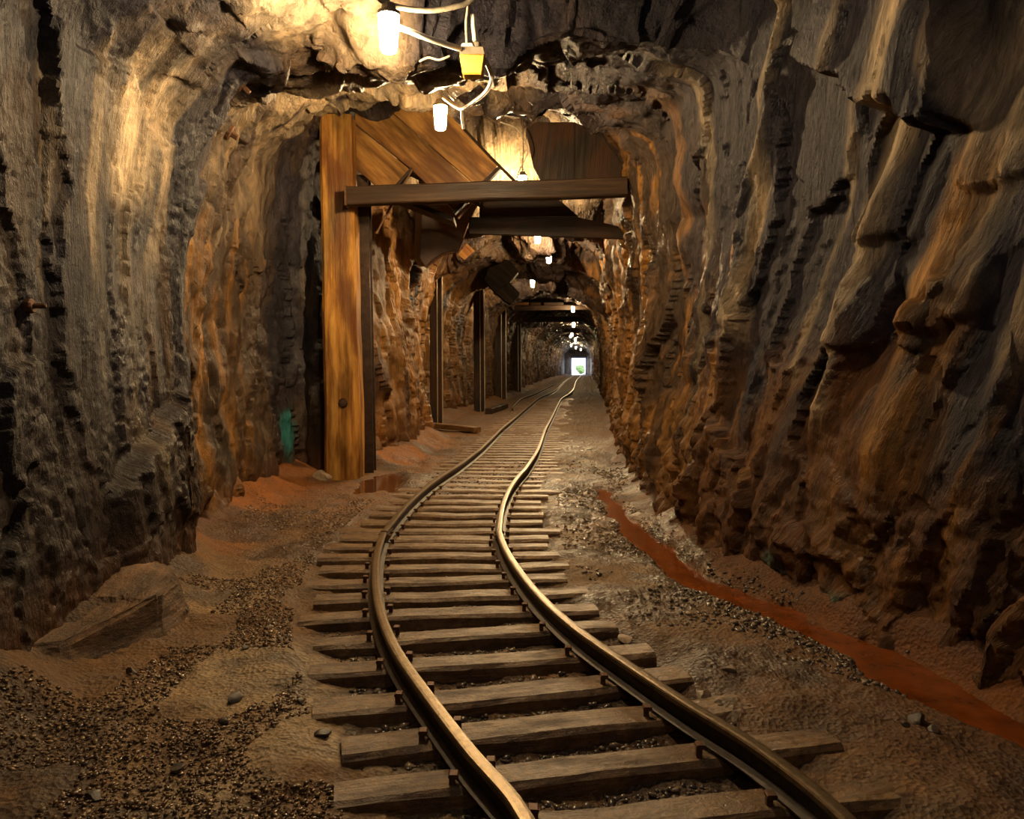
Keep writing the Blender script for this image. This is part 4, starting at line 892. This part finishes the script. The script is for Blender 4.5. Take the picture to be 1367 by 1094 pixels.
stone(431, 641, (.10, .09, .085), 'grey brown block at the foot of the orange post', 'palestone', 81, .4, 3)
# the big fallen slab by the left wall
M['boulder'] = rock_material('fallen slab', 0.)
def slab():
    bm = bmesh.new()
    pts_top = [(-1.95, 2.62, .15), (-1.86, 3.55, .24), (-1.63, 3.62, .20), (-1.44, 3.36, .20), (-1.43, 3.14, .185), (-1.62, 2.80, .10)]
    pts_bot = [(-1.98, 2.55, -.08), (-1.9, 3.6, -.08), (-1.60, 3.68, -.08), (-1.39, 3.40, -.08), (-1.38, 3.08, -.08), (-1.58, 2.70, -.08)]
    tv = [bm.verts.new(p) for p in pts_top]; bv = [bm.verts.new(p) for p in pts_bot]; n = len(tv)
    bm.faces.new(tv); bm.faces.new(bv[::-1])
    for i in range(n): bm.faces.new((bv[i], bv[(i + 1) % n], tv[(i + 1) % n], tv[i]))
    bmesh.ops.recalc_face_normals(bm, faces=bm.faces)
    bmesh.ops.bevel(bm, geom=list(bm.edges), offset=.015, segments=2, affect='EDGES')
    bmesh.ops.triangulate(bm, faces=bm.faces)
    for _ in range(5):
        es = [e for e in bm.edges if e.calc_length() > .035]
        if es: bmesh.ops.subdivide_edges(bm, edges=es, cuts=1)
        bmesh.ops.triangulate(bm, faces=[f for f in bm.faces if len(f.verts) > 3])
    bm.normal_update()
    co = np.array([v.co[:] for v in bm.verts], np.float32); no = np.array([v.normal[:] for v in bm.verts], np.float32)
    oa, ta, _e = cells(co * np.float32([5, 2.2, 9]), 500)
    dsp = .022 * oa + .02 * ta + .012 * fbm(co * np.float32([4, 2, 14]), 4, 505)
    co = co + no * dsp[:, None]
    f = np.array([[v.index for v in p.verts] for p in bm.faces], np.int32); bm.free()
    al = np.tile(np.float32([.17, .105, .06]), (len(co), 1)) * (1 + .4 * fbm(co * 4, 3, 510))[:, None]
    org = np.float32([-1.65, 3.1, 0])
    me = mesh_np('fallen_slab', co - org, f, {'albedo': ('FLOAT_COLOR', al), 'wet': ('FLOAT', np.full(len(co), .2)), 'bed': ('FLOAT_VECTOR', co[:, [2, 1, 0]])})
    me.set_sharp_from_angle(angle=math.radians(30))
    tag(link('fallen_slab', me, M['boulder'], None, loc=tuple(org.tolist())), 'large flat-topped brown rock slab fallen at the foot of the near left wall', 'boulder')
slab()

VG = V.reshape(NY, NU, 3); _m = (VG[..., 2] > -.12) & (VG[..., 2] < .14)
FOOTY = VG[:, 0, 1]
_lf = np.where(_m[:, :NU // 3], VG[:, :NU // 3, 0], -99.).max(1); _rf = np.where(_m[:, -NU // 3:], VG[:, -NU // 3:, 0], 99.).min(1)
_lf = np.array([_lf[max(0, k - 3):k + 4].max() for k in range(NY)]); _rf = np.array([_rf[max(0, k - 3):k + 4].min() for k in range(NY)])
def footL(yv): return np.interp(yv, FOOTY, _lf)
def footR(yv): return np.interp(yv, FOOTY, _rf)
# loose gravel that nobody could count
def gravel(name, n, sampler, smin, smax, seed, label, pal):
    iv, if_ = ico(); rg = np.random.default_rng(seed); xs, ys_ = sampler(rg, n); n = len(xs)
    s_ = smin * (smax / smin) ** (rg.random(n) ** 1.8)
    sz = np.stack([s_ * rg.uniform(.8, 1.5, n), s_ * rg.uniform(.7, 1.2, n), s_ * rg.uniform(.35, .8, n)], 1)
    th = rg.uniform(0, 6.28, n); c_, sn = np.cos(th), np.sin(th); tl = rg.uniform(-.5, .5, n)
    v = iv[None] * sz[:, None]; v = v * (1 + .35 * rg.uniform(-1, 1, (n, len(iv), 1)))
    vx = v[..., 0]; vy = v[..., 1]; vz = v[..., 2] + vx * tl[:, None]
    X = vx * c_[:, None] - vy * sn[:, None] + xs[:, None]; Y = vx * sn[:, None] + vy * c_[:, None] + ys_[:, None]
    Zb = ground(xs, ys_); Z = vz + (Zb + sz[:, 2] * .4)[:, None]
    col = np.array(pal, np.float32)[rg.integers(0, len(pal), n)] * rg.uniform(.6, 1.35, (n, 1))
    al = np.repeat(col, len(iv), 0)
    Fg = (if_[None] + (np.arange(n) * len(iv))[:, None, None]).reshape(-1, 3)
    me = mesh_np(name, np.stack([X, Y, Z], 2).reshape(-1, 3), Fg, {'albedo': ('FLOAT_COLOR', al)})
    return tag(link(name, me, M['gravel']), label, 'gravel', None, 'stuff')
m, nt, b = mat('gravel chips'); M['gravel'] = m
att = nt.nodes.new('ShaderNodeAttribute'); att.attribute_name = 'albedo'; nt.links.new(att.outputs['Color'], b.inputs['Base Color']); b.inputs['Roughness'].default_value = .26
def samp_left(rg, n):
    yv = 1.7 * (7.5 / 1.7) ** rg.random(n); xl = np.interp(yv, KY, KP[:, 0, 0]) + .15; xc = np.interp(yv, CL[:, 1], CL[:, 0]) - .72
    xv = xl + (xc - xl) * rg.random(n) ** 1.0; k_ = vnoise(np.stack([xv * 2.2, yv * 2.2, xv * 0], 1), 600) + .75 * sst(.9, 1.5, xc - xv + .35) + .5 * sst(.35, 0, xc - xv)
    slabm = (xv < -1.33) & (yv > 2.5) & (yv < 3.75); m_ = (k_ > -.05) & (xv > footL(yv) + .03) & ~slabm & ((yv < 6.2) | (xv > -.95)); return xv[m_], yv[m_]
def samp_bed(rg, n):
    yv = 1.7 * (9 / 1.7) ** rg.random(n); xc = np.interp(yv, CL[:, 1], CL[:, 0]); xv = xc + rg.uniform(-.56, .56, n)
    ty = np.array(TY); ca = np.array([center_at(v_) for v_ in TY]); dmin = np.abs(yv[:, None] - (ty[None] - .55 * ca[None, :, 1] * (xv[:, None] - ca[None, :, 0]))).min(1); m_ = (dmin > .098) & (np.abs(np.abs(xv - xc) - GA) > .06); return xv[m_], yv[m_]
def samp_right(rg, n):
    yv = 1.9 * (9 / 1.9) ** rg.random(n); l_, r_ = stream_w(0, yv); xc = np.interp(yv, CL[:, 1], CL[:, 0]) + .55; l_ = np.where(yv > 6.9, np.interp(yv, KY, KP[:, 10, 0]) - .1, l_)
    bank = rg.random(n) < .35; xv = np.where(bank, r_ + np.abs(rg.normal(0, .07, n)), l_ - np.abs(rg.normal(0, .12, n)))
    sc_ = rg.random(n) < .45; xv = np.where(sc_, xc + (l_ - xc) * rg.random(n), xv)
    k_ = vnoise(np.stack([xv * 3, yv * 3, xv * 0], 1), 610); m_ = (k_ > np.where(sc_, .15, -.3)) & (xv > xc + .17) & (xv < footR(yv) - .03); return xv[m_], yv[m_]
PALB = [(.105, .06, .027), (.15, .088, .04), (.075, .045, .024), (.24, .155, .075), (.12, .056, .022)]
PALD = [(.055, .042, .032), (.09, .065, .045), (.13, .09, .055), (.2, .15, .1)]
gravel('gravel', int(22000), samp_left, .0035, .0095, 1, 'fine brown gravel along the foot of the left wall', PALB)
gravel('ballast', int(11000), samp_bed, .005, .016, 2, 'dark wet ballast chips between the sleepers', PALD)
gravel('gravel', int(8000), samp_right, .004, .014, 3, 'dark wet grit between the track and the stream', PALD)

# ------------------------------------------------------------------ water
yy_ = np.arange(1.15, 7.1, .05); l_, r_ = stream_w(0, yy_); r_ = np.minimum(r_, footR(yy_) - .12); Vw = []; Fw = []
nc = 5
for i, yv in enumerate(yy_):
    for j in range(nc): Vw.append((l_[i] - .10 + (r_[i] - l_[i] + .2) * j / (nc - 1), yv, -.027 + .0015 * i / 10))
for i in range(len(yy_) - 1):
    for j in range(nc - 1): a0 = i * nc + j; Fw.append((a0, a0 + 1, a0 + nc + 1, a0 + nc))
me = mesh_np('stream', Vw, Fw); tag(link('stream', me, M['stream']), 'shallow rust-red stream along the foot of the right wall', 'water', None, 'stuff')
Vp = [(-1.18 + .27 * math.cos(a_) * (1 + .15 * math.sin(3 * a_)), 7.15 + .95 * math.sin(a_) * (1 + .1 * math.sin(2 * a_)), .0) for a_ in np.linspace(0, 6.2832, 40, endpoint=False)]
zp = gz(-1.18, 7.15) + .016
mb = MB(); mb.add([(a_, b_, zp) for a_, b_, _ in Vp], [tuple(range(40))]); tag(mb.build('puddle', M['puddle'], None, origin=(-1.18, 7.15, zp)), 'still puddle at the foot of the orange post, left of the track', 'puddle', None, 'stuff')

# ------------------------------------------------------------------ portal and outside
r = root('portal_frame', (6.8, 80.5, 0), 'dark timber frame around the bright far portal', 'door frame')
mb = MB(); mb.bar((6.0, 80.5, -.1), (6.0, 80.5, 1.9), .18, .2, up=(0, 1, 0), n=2); mb.build('jamb', M['portal'], r)
mb = MB(); mb.bar((7.6, 80.5, -.1), (7.6, 80.5, 1.9), .18, .2, up=(0, 1, 0), n=2); mb.build('jamb', M['portal'], r)
mb = MB(); mb.bar((5.9, 80.5, 1.82), (7.7, 80.5, 1.82), .2, .16, n=2); mb.build('lintel', M['portal'], r)
mb = MB(); mb.add([(-14, 84, -.05), (28, 84, -.05), (28, 130, .3), (-14, 130, .3), (-14, 84, -.6), (28, 84, -.6), (28, 130, -.6), (-14, 130, -.6)], [(0, 1, 2, 3), (4, 7, 6, 5), (0, 4, 5, 1), (3, 2, 6, 7), (0, 3, 7, 4), (1, 5, 6, 2)])
o = struct(mb.build('ground_outside', M['soil'], None, origin=(7, 84, 0))); o['label'] = 'pale bright ground outside the portal'
v, f = stone_mesh('leafy_bush', (.55, .5, .62), 9, 4)
v = v * (1 + .18 * fbm(v * 6, 3, 700))[:, None]
tag(link('leafy_bush', mesh_np('leafy_bush', v, f), M['bush'], None, loc=(7.6, 88, .55)), 'green bush in daylight seen through the far portal', 'bush')
